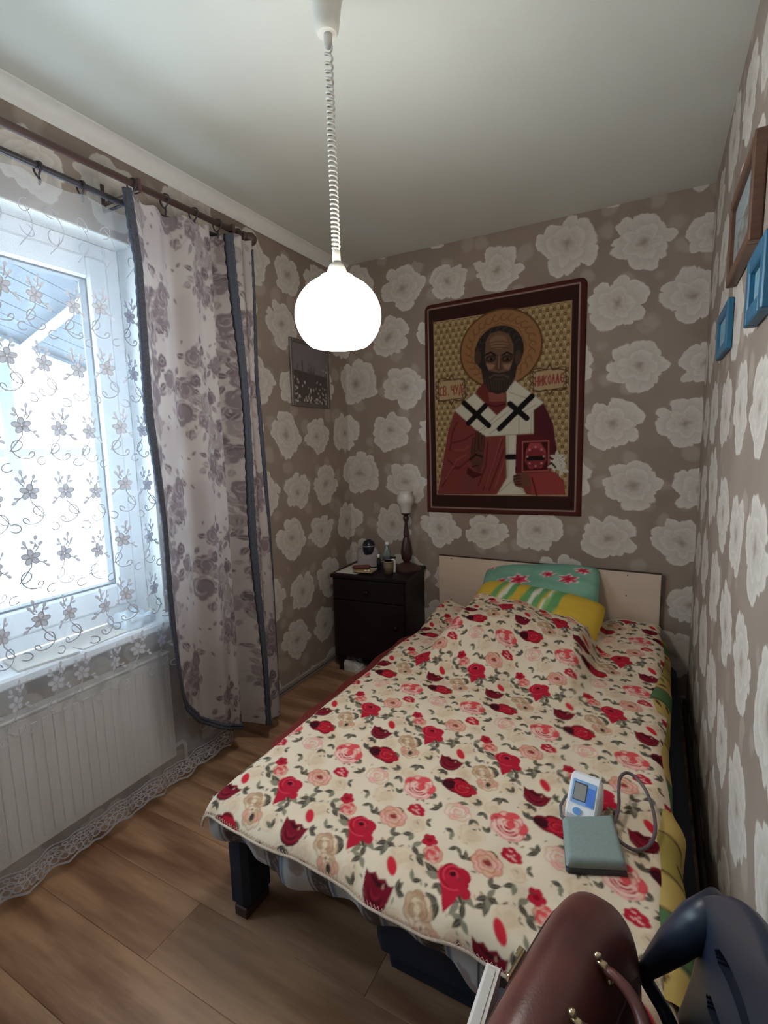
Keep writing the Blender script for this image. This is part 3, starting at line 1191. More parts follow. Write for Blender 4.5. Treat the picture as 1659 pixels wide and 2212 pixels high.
    for ln in ([(640, 1400), (840, 1250), (1020, 1130)], [(690, 1430), (860, 1310), (1080, 1190)], [(850, 1080), (960, 1120), (1060, 1150)], [(940, 1300), (940, 1440)], [(1045, 1250), (1040, 1430)], [(850, 1450), (850, 1790)], [(770, 1920), (880, 1830), (985, 1920)]):
        cv.line(P(ln), .004, whs, .9)
    blk = C(34, 30, 30)
    for ln in ([(478, 1168), (685, 1360)], [(515, 1338), (655, 1195)], [(775, 1388), (1048, 1118)], [(862, 1180), (1005, 1302)], [(845, 1625), (925, 1625)]):
        cv.line(P(ln), 46 * K, blk)
    # head
    hair, skin, skin2, dk = C(58, 50, 47), C(128, 88, 62), C(160, 116, 82), C(48, 36, 32)
    cx, cy = m(768, 735)
    cv.ell(cx, cy, .136, .135, 0, hair)
    cv.poly(P([(600, 800), (945, 800), (915, 900), (905, 960), (830, 1075), (760, 1098), (690, 1075), (640, 1000), (622, 900)]), hair)
    cv.ell(*m(590, 790), .020, .04, 0, C(92, 66, 50))
    cv.ell(*m(930, 790), .018, .04, 0, C(92, 66, 50))
    cv.poly(P([(655, 660), (690, 590), (770, 565), (850, 590), (890, 680), (890, 800), (860, 900), (770, 920), (680, 900), (650, 800)]), skin)
    cv.poly(P([(690, 640), (740, 600), (820, 610), (850, 680), (780, 720), (700, 710)]), skin2, .8)
    for yy_ in (655, 680, 705):
        cv.line(P([(695, yy_ + 10), (745, yy_), (800, yy_), (850, yy_ + 8)]), .004, C(92, 60, 44))
    for sx in (-1, 1):
        bx = 768 + sx * 68
        cv.line(P([(768 + sx * 25, 772), (bx, 745), (768 + sx * 115, 770)]), .010, dk)
        cv.ell(*m(bx, 800), .032, .020, 0, C(70, 50, 40))
        cv.ell(*m(bx, 800), .017, .007, 0, C(112, 92, 76))
        cv.ell(*m(bx + 4, 802), .0085, .0075, 0, C(24, 20, 20))
        cv.poly(P([(768 + sx * 35, 850), (768 + sx * 110, 840), (768 + sx * 85, 890), (768 + sx * 50, 885)]), C(176, 132, 96), .8)
    cv.poly(P([(755, 770), (782, 770), (800, 885), (770, 905), (738, 885)]), C(104, 70, 50))
    cv.line(P([(770, 780), (766, 880)]), .006, C(160, 116, 84))
    cv.poly(P([(625, 905), (690, 905), (768, 930), (850, 905), (910, 905), (905, 965), (835, 1075), (760, 1098), (690, 1075), (640, 1000)]), C(66, 52, 46))
    cv.line(P([(690, 960), (730, 935), (768, 940), (810, 935), (850, 960)]), .010, C(96, 78, 68))
    cv.line(P([(735, 968), (770, 975), (805, 968)]), .006, C(110, 58, 50))
    for k in range(11):
        cv.line(P([(650 + 24 * k, 960 + 12 * (k % 2)), (670 + 20 * k, 1060)]), .003, C(100, 84, 76), .7)
    for k in range(9):
        a = PI * (.1 + .8 * k / 8)
        cv.arc(cx + .115 * math.cos(a), cy + .11 * math.sin(a), .014, a, a + 3, .003, C(96, 86, 80), .7)
    # blessing hand
    br, dbr = C(110, 62, 48), C(58, 28, 24)
    cv.poly(P([(540, 1510), (590, 1470), (640, 1500), (645, 1650), (610, 1760), (560, 1720), (525, 1640)]), br)
    for ln in ([(590, 1415), (580, 1560)], [(615, 1430), (615, 1560)], [(560, 1470), (555, 1590)], [(640, 1450), (632, 1560)]):
        cv.line(P(ln), .019, dbr)
        cv.line(P(ln), .012, br)
    cv.line(P([(530, 1640), (580, 1600), (630, 1620)]), .012, dbr)
    cv.line(P([(545, 1700), (600, 1690)]), .006, dbr)
    cv.poly(P([(510, 1700), (560, 1740), (640, 1770), (560, 1800), (500, 1760)]), C(92, 30, 30))
    # book
    cv.poly(P([(918, 1442), (1062, 1442), (1205, 1480), (1198, 1752), (908, 1762)]), C(112, 26, 34))
    cv.poly(P([(970, 1500), (1190, 1495), (1190, 1745), (970, 1750)]), C(84, 16, 26))
    q = P([(970, 1500), (1190, 1495), (1190, 1745), (970, 1750)])
    cv.line(q + q[:1], .006, C(204, 96, 84))
    cv.poly(P([(1030, 1512), (1122, 1512), (1165, 1575), (1172, 1655), (1132, 1722), (1030, 1727), (990, 1660), (1000, 1575)]), C(190, 58, 64))
    cv.ell(*m(1080, 1640), .055, .055, 0, C(150, 36, 46))
    cv.line(P([(1020, 1640), (1142, 1638)]), .024, blk)
    for k in range(8):
        a = 2 * PI * k / 8
        cv.ell(*m(1080 + 70 * math.cos(a), 1625 + 80 * math.sin(a)), .006, .006, 0, C(228, 140, 128))
    # sleeve and hand under the book
    cv.poly(P([(1012, 1772), (1250, 1755), (1318, 1850), (1335, 1950), (1050, 1950), (1040, 1850)]), C(176, 56, 54))
    cv.line(P([(1050, 1800), (1090, 1950)]), .008, dred)
    cv.poly(P([(895, 1780), (980, 1755), (1030, 1780), (1045, 1860), (980, 1890), (910, 1870), (890, 1820)]), C(128, 74, 56))
    for k in range(4):
        cv.line(P([(893 + 4 * k, 1790 + 22 * k), (950 + 4 * k, 1782 + 24 * k)]), .005, dbr)
    # white lilies
    for (x, y, n_) in ((1262, 1635, 5), (1290, 1670, 5), (1240, 1700, 5), (1305, 1740, 4)):
        u, v = m(x, y)
        for k in range(n_):
            cv.leaf(u, v, .040, .018, 2 * PI * k / n_ + x, C(234, 228, 206), C(170, 160, 130))
    cv.line(P([(1215, 1680), (1250, 1720)]), .01, C(50, 56, 40))
    # cartouches with the lettering
    for pg, cx_, cy_ in (([(262, 985), (480, 965), (488, 1125), (268, 1150)], 372, 1058), ([(1055, 915), (1335, 868), (1338, 1045), (1062, 1085)], 1196, 980)):
        cv.poly(P(pg), C(206, 168, 118))
        dr = C(92, 62, 34)
        cv.line(P(pg + pg[:1]), .005, dr)
        w2 = (pg[1][0] - pg[0][0]) / 2
        for s_ in (-1, 1):
            yb = cy_ + s_ * 92
            cv.line(P([(cx_ - w2, yb - s_ * 5), (cx_ - w2 * .55, yb + s_ * 6), (cx_ - w2 * .2, yb - s_ * 8), (cx_, yb + s_ * 34), (cx_ + w2 * .2, yb - s_ * 8), (cx_ + w2 * .55, yb), (cx_ + w2, yb - s_ * 12)]), .007, dr)
            for k in range(3):
                cv.arc(*m(cx_ + s_ * (w2 + 4), cy_ - 50 + 50 * k), .014, 0, 5, .005, dr)
    ltr = {'С': [[(1, .1), (.5, 0), (.1, .3), (.1, .7), (.5, 1), (1, .9)]], 'В': [[(0, .5), (0, 0), (.6, 0), (.8, .25), (.6, .5), (0, .5), (0, 1), (.7, 1), (.9, .75), (.6, .5)]],
           '.': [[(.3, .92), (.4, 1)]], 'Ч': [[(0, 0), (.1, .45), (.85, .5)], [(.85, 0), (.85, 1)]], 'У': [[(0, 0), (.45, .55)], [(.95, 0), (.3, 1)]],
           'Д': [[(.15, .85), (.35, 0), (.8, 0), (.8, .85)], [(0, 1.15), (0, .85), (1, .85), (1, 1.15)]], 'Н': [[(0, 0), (0, 1)], [(.9, 0), (.9, 1)], [(0, .5), (.9, .5)]],
           'И': [[(0, 0), (0, 1)], [(.9, 0), (.9, 1)], [(0, .75), (.9, .25)]], 'К': [[(0, 0), (0, 1)], [(.9, 0), (.1, .5), (.9, 1)]], 'О': [[(.5, 0), (.1, .3), (.1, .7), (.5, 1), (.9, .7), (.9, .3), (.5, 0)]],
           'Л': [[(0, 1), (.45, 0), (.9, 1)]], 'А': [[(0, 1), (.45, 0), (.9, 1)], [(.2, .62), (.7, .62)]], 'Е': [[(1, .1), (.5, 0), (.1, .3), (.1, .7), (.5, 1), (1, .9)], [(.1, .5), (.8, .5)]]}

    def text(s_, x0, y0, x1, y1, hgt):
        n_ = len(s_)
        for k, ch in enumerate(s_):
            ax, ay = x0 + (x1 - x0) * k / n_, y0 + (y1 - y0) * k / n_
            wd = (x1 - x0) / n_ * .72
            for stt in ltr[ch]:
                cv.line(P([(ax + a * wd, ay + b * hgt) for a, b in stt]), .0062, C(168, 44, 36))
    text('СВ.ЧУД', 275, 1033, 470, 1012, 75)
    text('НИКОЛАЕ', 1078, 955, 1325, 920, 78)
    # woven cloth, slightly wavy, thin edges
    nu, nv = 300, 410
    u = np.linspace(0, TW, nu)[None, :].repeat(nv, 0)
    v = np.linspace(0, TH, nv)[:, None].repeat(nu, 1)
    d = np.minimum(np.minimum(u, TW - u), np.minimum(v, TH - v))
    edge = np.clip(d / .008, 0, 1)
    y = -.003 - .011 * np.sqrt(1 - (1 - edge) ** 2) + .004 * vnoise(u * 4, v * 3)
    y = np.minimum(y, -.0015)
    # rounded top corners
    rc = .035
    un, vn = u.copy(), v.copy()
    for sx in (0, 1):
        du = rc - (TW - u if sx else u)
        dv = rc - (TH - v)
        k = (du > 0) & (dv > 0)
        r1 = np.hypot(du, dv)
        sc = np.where(k, np.maximum(du, dv) / np.maximum(r1, 1e-9), 1)
        du2, dv2 = du * sc, dv * sc
        un = np.where(k, (TW - (rc - du2)) if sx else (rc - du2), un)
        vn = np.where(k, TH - (rc - dv2), vn)
    x = .563 + un
    z = .958 + vn + .012 * u / TW
    o = grid_obj('wall_tapestry', np.stack([x, y, z], -1), fabric('tapestry_weave', scale=450, bump=.25), cols=(lambda q: (q * .80 + q.mean(-1, keepdims=True) * .20) * .72)(cv.sample(u, v)))
    tag(o, 'brown bordered tapestry icon of a haloed bearded saint above the bed', 'tapestry')


tapestry()

# ================================================================== NIGHTSTAND AND WHAT IS ON IT
m_dark = simple('dark_veneer', C(30, 21, 22), .45, var=.2, scale=8, stretch=(1, 1, 10), spec=.25)
NZ = .615
ns = thing('nightstand', (.35, -.2, 0), 'dark brown wooden nightstand in the corner beside the headboard', 'nightstand')
MB().box((.115, -.365, .10), (.585, -.02, NZ - .022), .003).build('body', m_dark, ns)
MB().box((.105, -.378, NZ - .022), (.597, -.015, NZ), .004).build('top', m_dark, ns)
dr = MB().box((.123, -.379, NZ - .15), (.577, -.364, NZ - .03), .003).build('drawer', m_dark, ns)
MB().lathe([(.006, 0), (.006, .012), (.013, .018), (.010, .026), (0, .028)], (.35, -.379, NZ - .09), 14, Matrix.Rotation(PI / 2, 3, 'X')).build('knob', m_dark, dr, True)
dd = MB().box((.123, -.379, .115), (.577, -.364, NZ - .157), .003).build('door', m_dark, ns)
MB().lathe([(.006, 0), (.006, .012), (.013, .018), (.010, .026), (0, .028)], (.53, -.379, .33), 14, Matrix.Rotation(PI / 2, 3, 'X')).build('knob', m_dark, dd, True)
for x in (.13, .535):
    for y in (-.35, -.065):
        MB().box((x, y, 0), (x + .035, y + .03, .10), .003).build('leg', m_dark, ns)

ns.location.x -= .028
ns.location.y -= .012
ns.rotation_euler.z = .10

m_turn = simple('turned_dark_wood', C(62, 36, 36), .3, var=.15, scale=12, spec=.5)
tl = thing('table_lamp', (.475, -.13, NZ), 'small lamp with turned dark wooden stem and white cup shade on the nightstand', 'lamp')
MB().lathe([(.088, NZ), (.088, NZ + .008), (.082, NZ + .014), (.055, NZ + .028), (.03, NZ + .04), (.018, NZ + .046)], (.475, -.13, 0), 32).build('base', m_turn, tl, True, .7)
MB().lathe([(.013, .655), (.018, .662), (.028, .68), (.036, .71), (.034, .74), (.026, .785), (.017, .812), (.015, .818), (.0175, .823), (.018, .838), (.012, .88), (.009, .90), (.011, .912), (.018, .925), (.0185, .935), (.014, .944), (.008, .948)], (.475, -.13, 0), 28).build('stem', m_turn, tl, True)
MB().lathe([(.008, .946), (.014, .952), (.029, .960), (.031, .965)], (.475, -.13, 0), 28).build('collar', simple('dark_brass', C(70, 52, 44), .35, .6), tl, True)
m_opal = simple('opal_glass', C(196, 190, 180), .3, var=.02)
MB().lathe([(.028, .964), (.031, .968), (.033, .99), (.036, 1.008), (.050, 1.026), (.055, 1.045), (.050, 1.064), (.042, 1.078), (.045, 1.09), (.046, 1.098), (.043, 1.098), (.039, 1.078), (.046, 1.060), (.050, 1.045), (.046, 1.03), (.032, 1.01), (.029, .97)], (.475, -.13, 0), 32).build('shade', m_opal, tl, True)

m_clearp = NT('clear_plastic').base(C(190, 205, 205), .12)
m_clearp.b.inputs['Transmission Weight'].default_value = .75
m_clearp = m_clearp.m
bt = thing('water_bottle', (.352, -.155, NZ), 'small clear water bottle with white cap behind the drinking glass', 'bottle')
MB().lathe([(.026, NZ), (.027, NZ + .006), (.027, NZ + .085), (.024, NZ + .105), (.014, NZ + .135), (.010, NZ + .142), (.010, NZ + .15)], (.352, -.155, 0), 24).build('body', m_clearp, bt, True)
MB().lathe([(.0275, NZ + .025), (.0275, NZ + .075)], (.352, -.155, 0), 24).build('label_band', simple('dark_label', C(60, 62, 70), .5, var=.4, scale=90), bt, True)
MB().lathe([(.012, NZ + .146), (.012, NZ + .162), (.010, NZ + .165)], (.352, -.155, 0), 20).build('cap', m_pvc, bt, True)
gs = thing('drinking_glass', (.425, -.275, NZ), 'amber tinted drinking glass on the front of the nightstand', 'glass')
m_amb = NT('tinted_glass').base(C(150, 124, 96), .15)
m_amb.b.inputs['Transmission Weight'].default_value = .55
MB().lathe([(.0, NZ + .001), (.027, NZ + .001), (.031, NZ + .078), (.029, NZ + .078), (.025, NZ + .008), (0, NZ + .008)], (.425, -.275, 0), 28).build('body', m_amb.m, gs, True)
MB().lathe([(.0295, NZ + .0775), (.0312, NZ + .0795), (.033, NZ + .0775), (.0312, NZ + .076), (.0295, NZ + .0775)], (.425, -.275, 0), 28).build('rim', m_opal, gs, True)
sb = thing('ointment_bottle', (.432, -.228, NZ), 'little white bottle with black nozzle beside the lamp base', 'bottle')
MB().lathe([(.013, NZ), (.014, NZ + .004), (.014, NZ + .075), (.008, NZ + .083)], (.432, -.228, 0), 20).build('body', m_pvc, sb, True)
MB().box((.412, -.236, NZ + .083), (.449, -.220, NZ + .097), .003).build('nozzle', simple('black_plastic', C(24, 24, 26), .4), sb)
jar = thing('medicine_vial', (.316, -.20, NZ), 'dark glass medicine vial left of the water bottle', 'vial')
MB().lathe([(.012, NZ), (.013, NZ + .004), (.013, NZ + .06), (.007, NZ + .07), (.007, NZ + .076)], (.316, -.20, 0), 18).build('body', simple('dark_glass', C(30, 26, 30), .1), jar, True)
MB().lathe([(.009, NZ + .074), (.009, NZ + .09), (.007, NZ + .093)], (.316, -.20, 0), 18).build('cap', m_pvc, jar, True)


def crumple(name, c, size, mat, amp, seed, flat=.3, parent=None, n=40, rz=0.0):
    """a folded or crumpled soft object: deformed dome sitting on a surface"""
    th = np.linspace(0, 2 * PI, n, endpoint=False)[None, :].repeat(n // 2, 0)
    ph = np.linspace(0, 1, n // 2)[:, None].repeat(n, 1)
    rr_ = np.sin(ph * PI / 2 * .999 + .001)
    sq = 1 / np.maximum(np.abs(np.cos(th)), np.abs(np.sin(th))) ** .55
    r = rr_ * sq * (1 + amp * vnoise(th * 2.2 + seed, ph * 4) * np.sin(th / 2) ** .0)
    x, y = size[0] / 2 * r * np.cos(th), size[1] / 2 * r * np.sin(th)
    z = size[2] * (np.cos(ph * PI / 2) ** flat) * (1 + 2.2 * amp * vnoise(x * 45 + seed * 3, y * 45)) + .001
    z[-1] = .001
    X = c[0] + x * math.cos(rz) - y * math.sin(rz)
    Y = c[1] + x * math.sin(rz) + y * math.cos(rz)
    return grid_obj(name, np.stack([X, Y, c[2] + z], -1), mat, parent, closed_u=True)


m_paper = simple('white_paper', C(206, 200, 192), .9, var=.04)
tag(MB().add([(.112, -.375, NZ + .002), (.25, -.365, NZ + .003), (.31, -.20, NZ + .004), (.18, -.085, NZ + .003), (.115, -.09, NZ + .006), (.112, -.375, NZ + .0005), (.25, -.365, NZ + .0005), (.31, -.2, NZ + .0005), (.18, -.085, NZ + .0005), (.115, -.09, NZ + .0005), (.19, -.21, NZ + .012)],
             [(0, 1, 10), (1, 2, 10), (2, 3, 10), (3, 4, 10), (4, 0, 10), (5, 6, 1, 0), (6, 7, 2, 1), (7, 8, 3, 2), (8, 9, 4, 3), (9, 5, 0, 4), (9, 8, 7, 6, 5)]).build('paper_napkin', m_paper),
    'white paper napkin spread on the window side of the nightstand', 'napkin')
tag(MB().box((-.06, -.045, 0), (.06, .045, .006), .002, Matrix.Translation((.285, -.315, NZ + .0125)) @ Matrix.Rotation(.12, 4, 'Z')).build('booklet', simple('tan_cover', C(170, 146, 104), .6, var=.2, scale=60)),
    'tan booklet lying at the front edge of the nightstand', 'booklet')
gl = thing('eyeglasses_case', (.235, -.30, NZ + .019), 'reddish brown spectacle case lying on the tan booklet', 'case')
MB().box((-.055, -.018, 0), (.055, .018, .024), .010, Matrix.Translation((.255, -.305, NZ + .0195)) @ Matrix.Rotation(.5, 4, 'Z')).build('body', simple('red_brown_leather', C(92, 40, 28), .45, var=.15), gl)
MB().box((-.056, -.0185, .011), (.056, .0185, .013), 0, Matrix.Translation((.255, -.305, NZ + .0195)) @ Matrix.Rotation(.5, 4, 'Z')).build('seam', m_edge, gl)
for k, (x, y) in enumerate(((.300, -.335), (.317, -.325))):
    tag(MB().lathe([(.0, 0), (.008, 0), (.009, .003), (.007, .006), (0, .0065)], (x, y, NZ + .0187), 16).build('pill_tablet', m_pvc, smooth=True), ('round white tablet on the booklet, nearer the front edge', 'round white tablet on the booklet, nearer the drinking glass')[k], 'tablet', 'white tablets on the booklet')

# grey zipped pouch with a dark round bottle standing out of it
gb = crumple('cloth_pouch', (.225, -.17, NZ + .013), (.15, .11, .115), simple('grey_cloth', C(150, 140, 140), .9, var=.08, scale=40), .22, 2.0, .35, rz=.3)
tag(gb, 'grey cloth pouch standing at the back of the nightstand', 'pouch')
db = thing('dark_jar', (.235, -.17, NZ + .09), 'dark blue round jar poking out of the grey pouch', 'jar')
MB().lathe([(.0, .08), (.034, .082), (.040, .105), (.040, .145), (.033, .165), (.014, .178), (0, .18)], (.238, -.18, NZ), 24).build('body', simple('dark_blue_plastic', C(26, 32, 46), .25), db, True)
MB().lathe([(.0405, .135), (.0412, .139), (.0405, .143)], (.238, -.18, NZ), 24).build('rim', simple('silver_rim', C(170, 170, 176), .3, .8), db, True)

# things kept on the floor under the nightstand
tag(crumple('plastic_bag', (.20, -.33, 0), (.14, .10, .06), simple('white_polythene', C(200, 194, 188), .4, var=.06), .35, 5.0, .5), 'crumpled white plastic bag on the floor under the nightstand', 'bag')
tag(MB().box((.24, -.40, 0), (.31, -.34, .028), .004).build('pill_box', simple('white_card', C(206, 196, 186), .7, var=.1)), 'small white carton on the floor under the nightstand', 'carton')

# ================================================================== PENDANT LAMP
lx, ly = 1.022, -1.654
m_lampw = simple('lamp_plastic', C(214, 210, 200), .4, var=.02)
pd_ = thing('pendant_lamp', (lx, ly, H), 'white globe pendant lamp switched on, hanging on a coiled white cord', 'lamp')
MB().lathe([(.044, H - .001), (.044, H - .010), (.038, H - .030), (.031, H - .082), (.029, H - .092), (.024, H - .099), (.010, H - .100)], (lx - .002, ly, 0), 32).build('ceiling_cup', m_lampw, pd_, True, .8)
MB().lathe([(.010, H - .098), (.011, H - .108), (.009, H - .128), (.006, H - .131)], (lx, ly, 0), 16).build('cord_grip', m_lampw, pd_, True)
pts = []
TURNS = 37
NP = TURNS * 16
zt, zb = H - .126, 1.890
for k in range(NP + 1):
    f = k / NP
    ff = f ** .80
    a = 2 * PI * TURNS * f
    pts.append((lx + .0092 * math.cos(a) + .002 * f, ly + .0092 * math.sin(a), zt + (zb - zt) * ff))
MB().tube(pts, .0028, 6).build('coiled_cord', m_lampw, pd_, True)
MB().lathe([(.006, 1.894), (.0105, 1.890), (.0115, 1.856), (.010, 1.852)], (lx + .002, ly, 0), 20).build('cord_sleeve', m_lampw, pd_, True)
MB().lathe([(.010, 1.857), (.019, 1.852), (.024, 1.842), (.029, 1.828), (.034, 1.821), (.034, 1.816)], (lx + .002, ly, 0), 28).build('socket_cap', m_lampw, pd_, True)
t = NT('lit_opal_glass')
em = t.n.new('ShaderNodeEmission')
em.inputs['Color'].default_value = (1.0, .96, .89, 1)
em.inputs['Strength'].default_value = LAMP_STRENGTH
t.t.links.new(em.outputs[0], t.out.inputs['Surface'])
prof = [(.028, 1.822), (.044, 1.822), (.045, 1.818), (.048, 1.814)]
for k in range(1, 17):
    a = math.radians(64 - k * 112 / 16)
    prof.append((.1155 * math.cos(a), 1.722 + .103 * math.sin(a)))
prof += [(.069, 1.643), (.067, 1.646), (0, 1.650)]
MB().lathe(prof, (lx + .001, ly, 0), 40).build('globe', t.m, pd_, True)

# ================================================================== RADIATOR
m_rad = simple('radiator_enamel', C(226, 224, 220), .35, var=.01)
ra = thing('radiator', (.05, -2.15, .08), 'white ribbed panel radiator below the window sill behind the net curtain', 'radiator')
RA, RB = -2.75, -1.53
MB().box((.012, RA, .09), (.055, RB, .545), .006).build('panel', m_rad, ra)
q = MB().box((0, -.010, 0), (.004, .010, .40), .0019)
me = bpy.data.meshes.new('rib')
me.from_pydata(q.v, [], q.f)
me.materials.append(m_rad)
yy = RA + .03
while yy < RB - .015:
    o = link('rib', me, ra)
    o.location = Vector((.0545, yy, .118)) - Vector(ra.location)
    yy += .0335
MB().box((.010, RA, .545), (.060, RB, .557), .004).build('top_grille', m_rad, ra)
MB().tube([(.03, RB + .0, .12), (.03, RB + .05, .12), (.03, RB + .06, .10), (.03, RB + .06, .0)], .008, 8).build('pipe', m_rad, ra, True)

# ================================================================== CURTAINS
m_rodw = simple('brown_wood_rod', C(78, 58, 54), .5, var=.1, scale=20, stretch=(8, 1, 8))
m_rodd = simple('dark_rod', C(58, 54, 62), .45, var=.05)
r1 = thing('curtain_rod', (.19, -2.0, 2.31), 'brown wooden curtain rod with end finial carrying the floral drape', 'curtain rod', 'curtain rods over the window')
MB().tube([(.19, -3.2, 2.252), (.19, -1.10, 2.284)], .0115, 14).build('pole', m_rodw, r1, True)
MB().lathe([(.013, 0), (.018, .004), (.018, .012), (.012, .016), (.012, .022), (.022, .032), (.027, .05), (.022, .068), (.010, .078), (0, .08)], (.19, -1.10, 2.284), 20, Matrix.Rotation(-PI / 2, 3, 'X')).build('finial', m_rodw, r1, True)
for y in (-1.60, -1.16):
    b = MB()
    zz = 2.252 + (y + 3.2) * .01524
    b.box((0, y - .007, zz - .04), (.006, y + .007, zz + .05), .002)
    b.box((.006, y - .006, zz - .024), (.20, y + .006, zz - .012), .003)
    b.box((.174, y - .007, zz - .024), (.206, y + .007, zz + .022), .003)
    b.build('bracket', m_rodw, r1)
r2 = thing('curtain_rod', (.11, -2.0, 2.24), 'thinner dark rod nearer the wall carrying the net curtain', 'curtain rod', 'curtain rods over the window')
RODZ = lambda y: 2.232 + max(0.0, y + 1.62) * .085
MB().tube([(.12, y, RODZ(y)) for y in (-3.2, -2.4, -1.9, -1.62, -1.4, -1.12)], .0095, 12).build('pole', m_rodd, r2, True)
for y in (-1.60, -1.16):
    MB().box((.0, y - .005, RODZ(y) - .004), (.125, y + .005, RODZ(y) + .004), .002).build('bracket', m_rodd, r2)

# net curtain
def TX(y, z):
    hang = np.clip((2.2 - z) / 2.2, 0, 1)
    return .135 + (.004 + .010 * hang) * np.sin(2 * PI * y / .17 + .8 * np.sin(3.1 * y) + .5 * hang) + .004 * np.sin(2 * PI * y / .071 + 2 * z) * hang + .035 * hang ** 3 * sst(-1.75, -1.5, y) * 0


TYL, TYR = -3.15, -1.275


def tulle_top(y):
    y = np.asarray(y, float)
    sag = .018 * np.abs(np.sin(PI * (y + 1.75) / .19))
    return 2.232 + np.maximum(0, y + 1.62) * .085 - .03 - sag


def tulle_bot(y):
    y = np.asarray(y, float)
    return .055 + .010 * np.sin(2 * PI * y / .17 + 1.0)


def net_material():
    t = NT('white_net')
    tr = t.n.new('ShaderNodeBsdfTransparent')
    df = t.n.new('ShaderNodeBsdfDiffuse')
    df.inputs['Color'].default_value = (.86, .90, .95, 1)
    tl_ = t.n.new('ShaderNodeBsdfTranslucent')
    tl_.inputs['Color'].default_value = (.86, .91, .97, 1)
    m1 = t.n.new('ShaderNodeMixShader')
    m1.inputs[0].default_value = .14
    t.t.links.new(df.outputs[0], m1.inputs[1])
    t.t.links.new(tl_.outputs[0], m1.inputs[2])
    m2 = t.n.new('ShaderNodeMixShader')
    o = t.sep(t.obj())
    weave = t.noise(t.comb(t.math('MULTIPLY', o['Y'], 900.0), t.math('MULTIPLY', o['Z'], 900.0), 0.0), 1.0, 1.0)
    t.put(m2.inputs[0], t.ramp(weave, .3, .7, .20, .32))
    t.t.links.new(tr.outputs[0], m2.inputs[1])
    t.t.links.new(m1.outputs[0], m2.inputs[2])
    t.t.links.new(m2.outputs[0], t.out.inputs['Surface'])
    return t.m


def thread_material(name, c, lo, hi):
    t = NT(name)
    df = t.n.new('ShaderNodeBsdfDiffuse')
    df.inputs['Color'].default_value = (*c, 1)
    tl_ = t.n.new('ShaderNodeBsdfTranslucent')
    tl_.inputs['Color'].default_value = (.50, .54, .62, 1)
    m1 = t.n.new('ShaderNodeMixShader')
    f = t.noise(t.obj(), 800.0, 1.0)
    t.put(m1.inputs[0], t.ramp(f, .3, .7, lo, hi))
    t.t.links.new(df.outputs[0], m1.inputs[1])
    t.t.links.new(tl_.outputs[0], m1.inputs[2])
    t.t.links.new(m1.outputs[0], t.out.inputs['Surface'])
    return t.m


nu, nv = 420, 70
Y = np.linspace(TYL, TYR, nu)[None, :].repeat(nv, 0)
V = np.linspace(0, 1, nv)[:, None].repeat(nu, 1)
Z = tulle_bot(Y) + (tulle_top(Y) - tulle_bot(Y)) * V
net = grid_obj('net_curtain', np.stack([TX(Y, Z), Y, Z], -1), net_material())
tag(net, 'sheer white net curtain with embroidered flowers over the window', 'net curtain')
m_thr = thread_material('embroidery_thread', (.56, .58, .64), .0, .012)
m_fill = thread_material('satin_stitch', (.76, .78, .86), .05, .09)


def on_net(a, b):
    return (float(TX(np.array(a), np.array(b))) + .003, a, b)


def loop(cx, cy, a, b, rot, n=14, f0=0.0, f1=1.0):
    o = []
    for k in range(n + 1):
        t_ = 2 * PI * (f0 + (f1 - f0) * k / n)
        x, y = a * math.cos(t_), b * math.sin(t_)
        o.append((cx + x * math.cos(rot) - y * math.sin(rot), cy + x * math.sin(rot) + y * math.cos(rot)))
    return o


def motif(cy, cz, flip, seed):
    rr = random.Random(seed)
    b, fl2 = MB(), MB()
    W_ = .0042
    s = -1 if flip else 1
    R = lambda pts: [(cy + s * x, cz + z) for x, z in pts]
    for k in range(5):
        a = 2 * PI * k / 5 + .4
        lp = R(loop(.0135 * math.cos(a), .0135 * math.sin(a), .0115, .0080, a, 10))
        b.ribbon(lp, W_ * .62, lambda p_, q_: tuple(Vector(on_net(p_, q_)) + Vector((.0008, 0, 0))))
        fl2.add([on_net(*p_) for p_ in lp[:-1]], [tuple(range(10))])
    for (px, pz, ln, a) in ((-.006, .018, .022, 1.85), (.012, .018, .020, 1.0), (.016, -.012, .024, -.65), (.008, .024, .030, 1.35)):
        ex, ez = px + ln * math.cos(a), pz + ln * math.sin(a)
        b.ribbon(R([(px, pz), ((px + ex) / 2 + .002, (pz + ez) / 2), (ex, ez)]), W_ * .8, on_net)
        fl2.add([on_net(*p_) for p_ in R(loop(ex + .006 * math.cos(a), ez + .006 * math.sin(a), .0085, .0050, a, 10))[:-1]], [tuple(range(10))])
        a2 = a + .9
        fl2.add([on_net(*p_) for p_ in R(loop((px + ex) / 2 + .008 * math.cos(a2), (pz + ez) / 2 + .008 * math.sin(a2), .0072, .0044, a2, 10))[:-1]], [tuple(range(10))])
    # looping stem
    st = []
    for k in range(46):
        f = k / 45
        a = -PI / 2 + f * 2 * PI * 1.65
        rad = .024 - .010 * f
        st.append((-.004 + .055 * (f - .35) + rad * math.cos(a), -.052 - .045 * f + rad * math.sin(a)))
    b.ribbon(R([(.0, -.016), (-.002, -.03)] + [(x - .012, z) for x, z in st]), W_ * .75, on_net)
    b.ribbon(R(loop(.045, -.105, .015, .012, .4, 14, .1, .85)), W_ * .8, on_net)
    o = b.build('embroidered_flower', m_thr, net)
    fl2.build('satin_petals', m_fill, o)
    return o


col_y = [-1.335 - .1005 * k for k in range(11)]
row_z = [1.845 - .197 * k for k in range(6)] + [.645, .42, .27]
for i, y in enumerate(col_y):
    for j, z in enumerate(row_z):
        if z > .55 or (i == 1 and z > .2):
            motif(y + (.02 if j % 4 > 1 else 0) + .006 * math.sin(i * 3 + j), z + .01 * math.sin(i * 2.1), (j % 2) == 1, i * 31 + j)
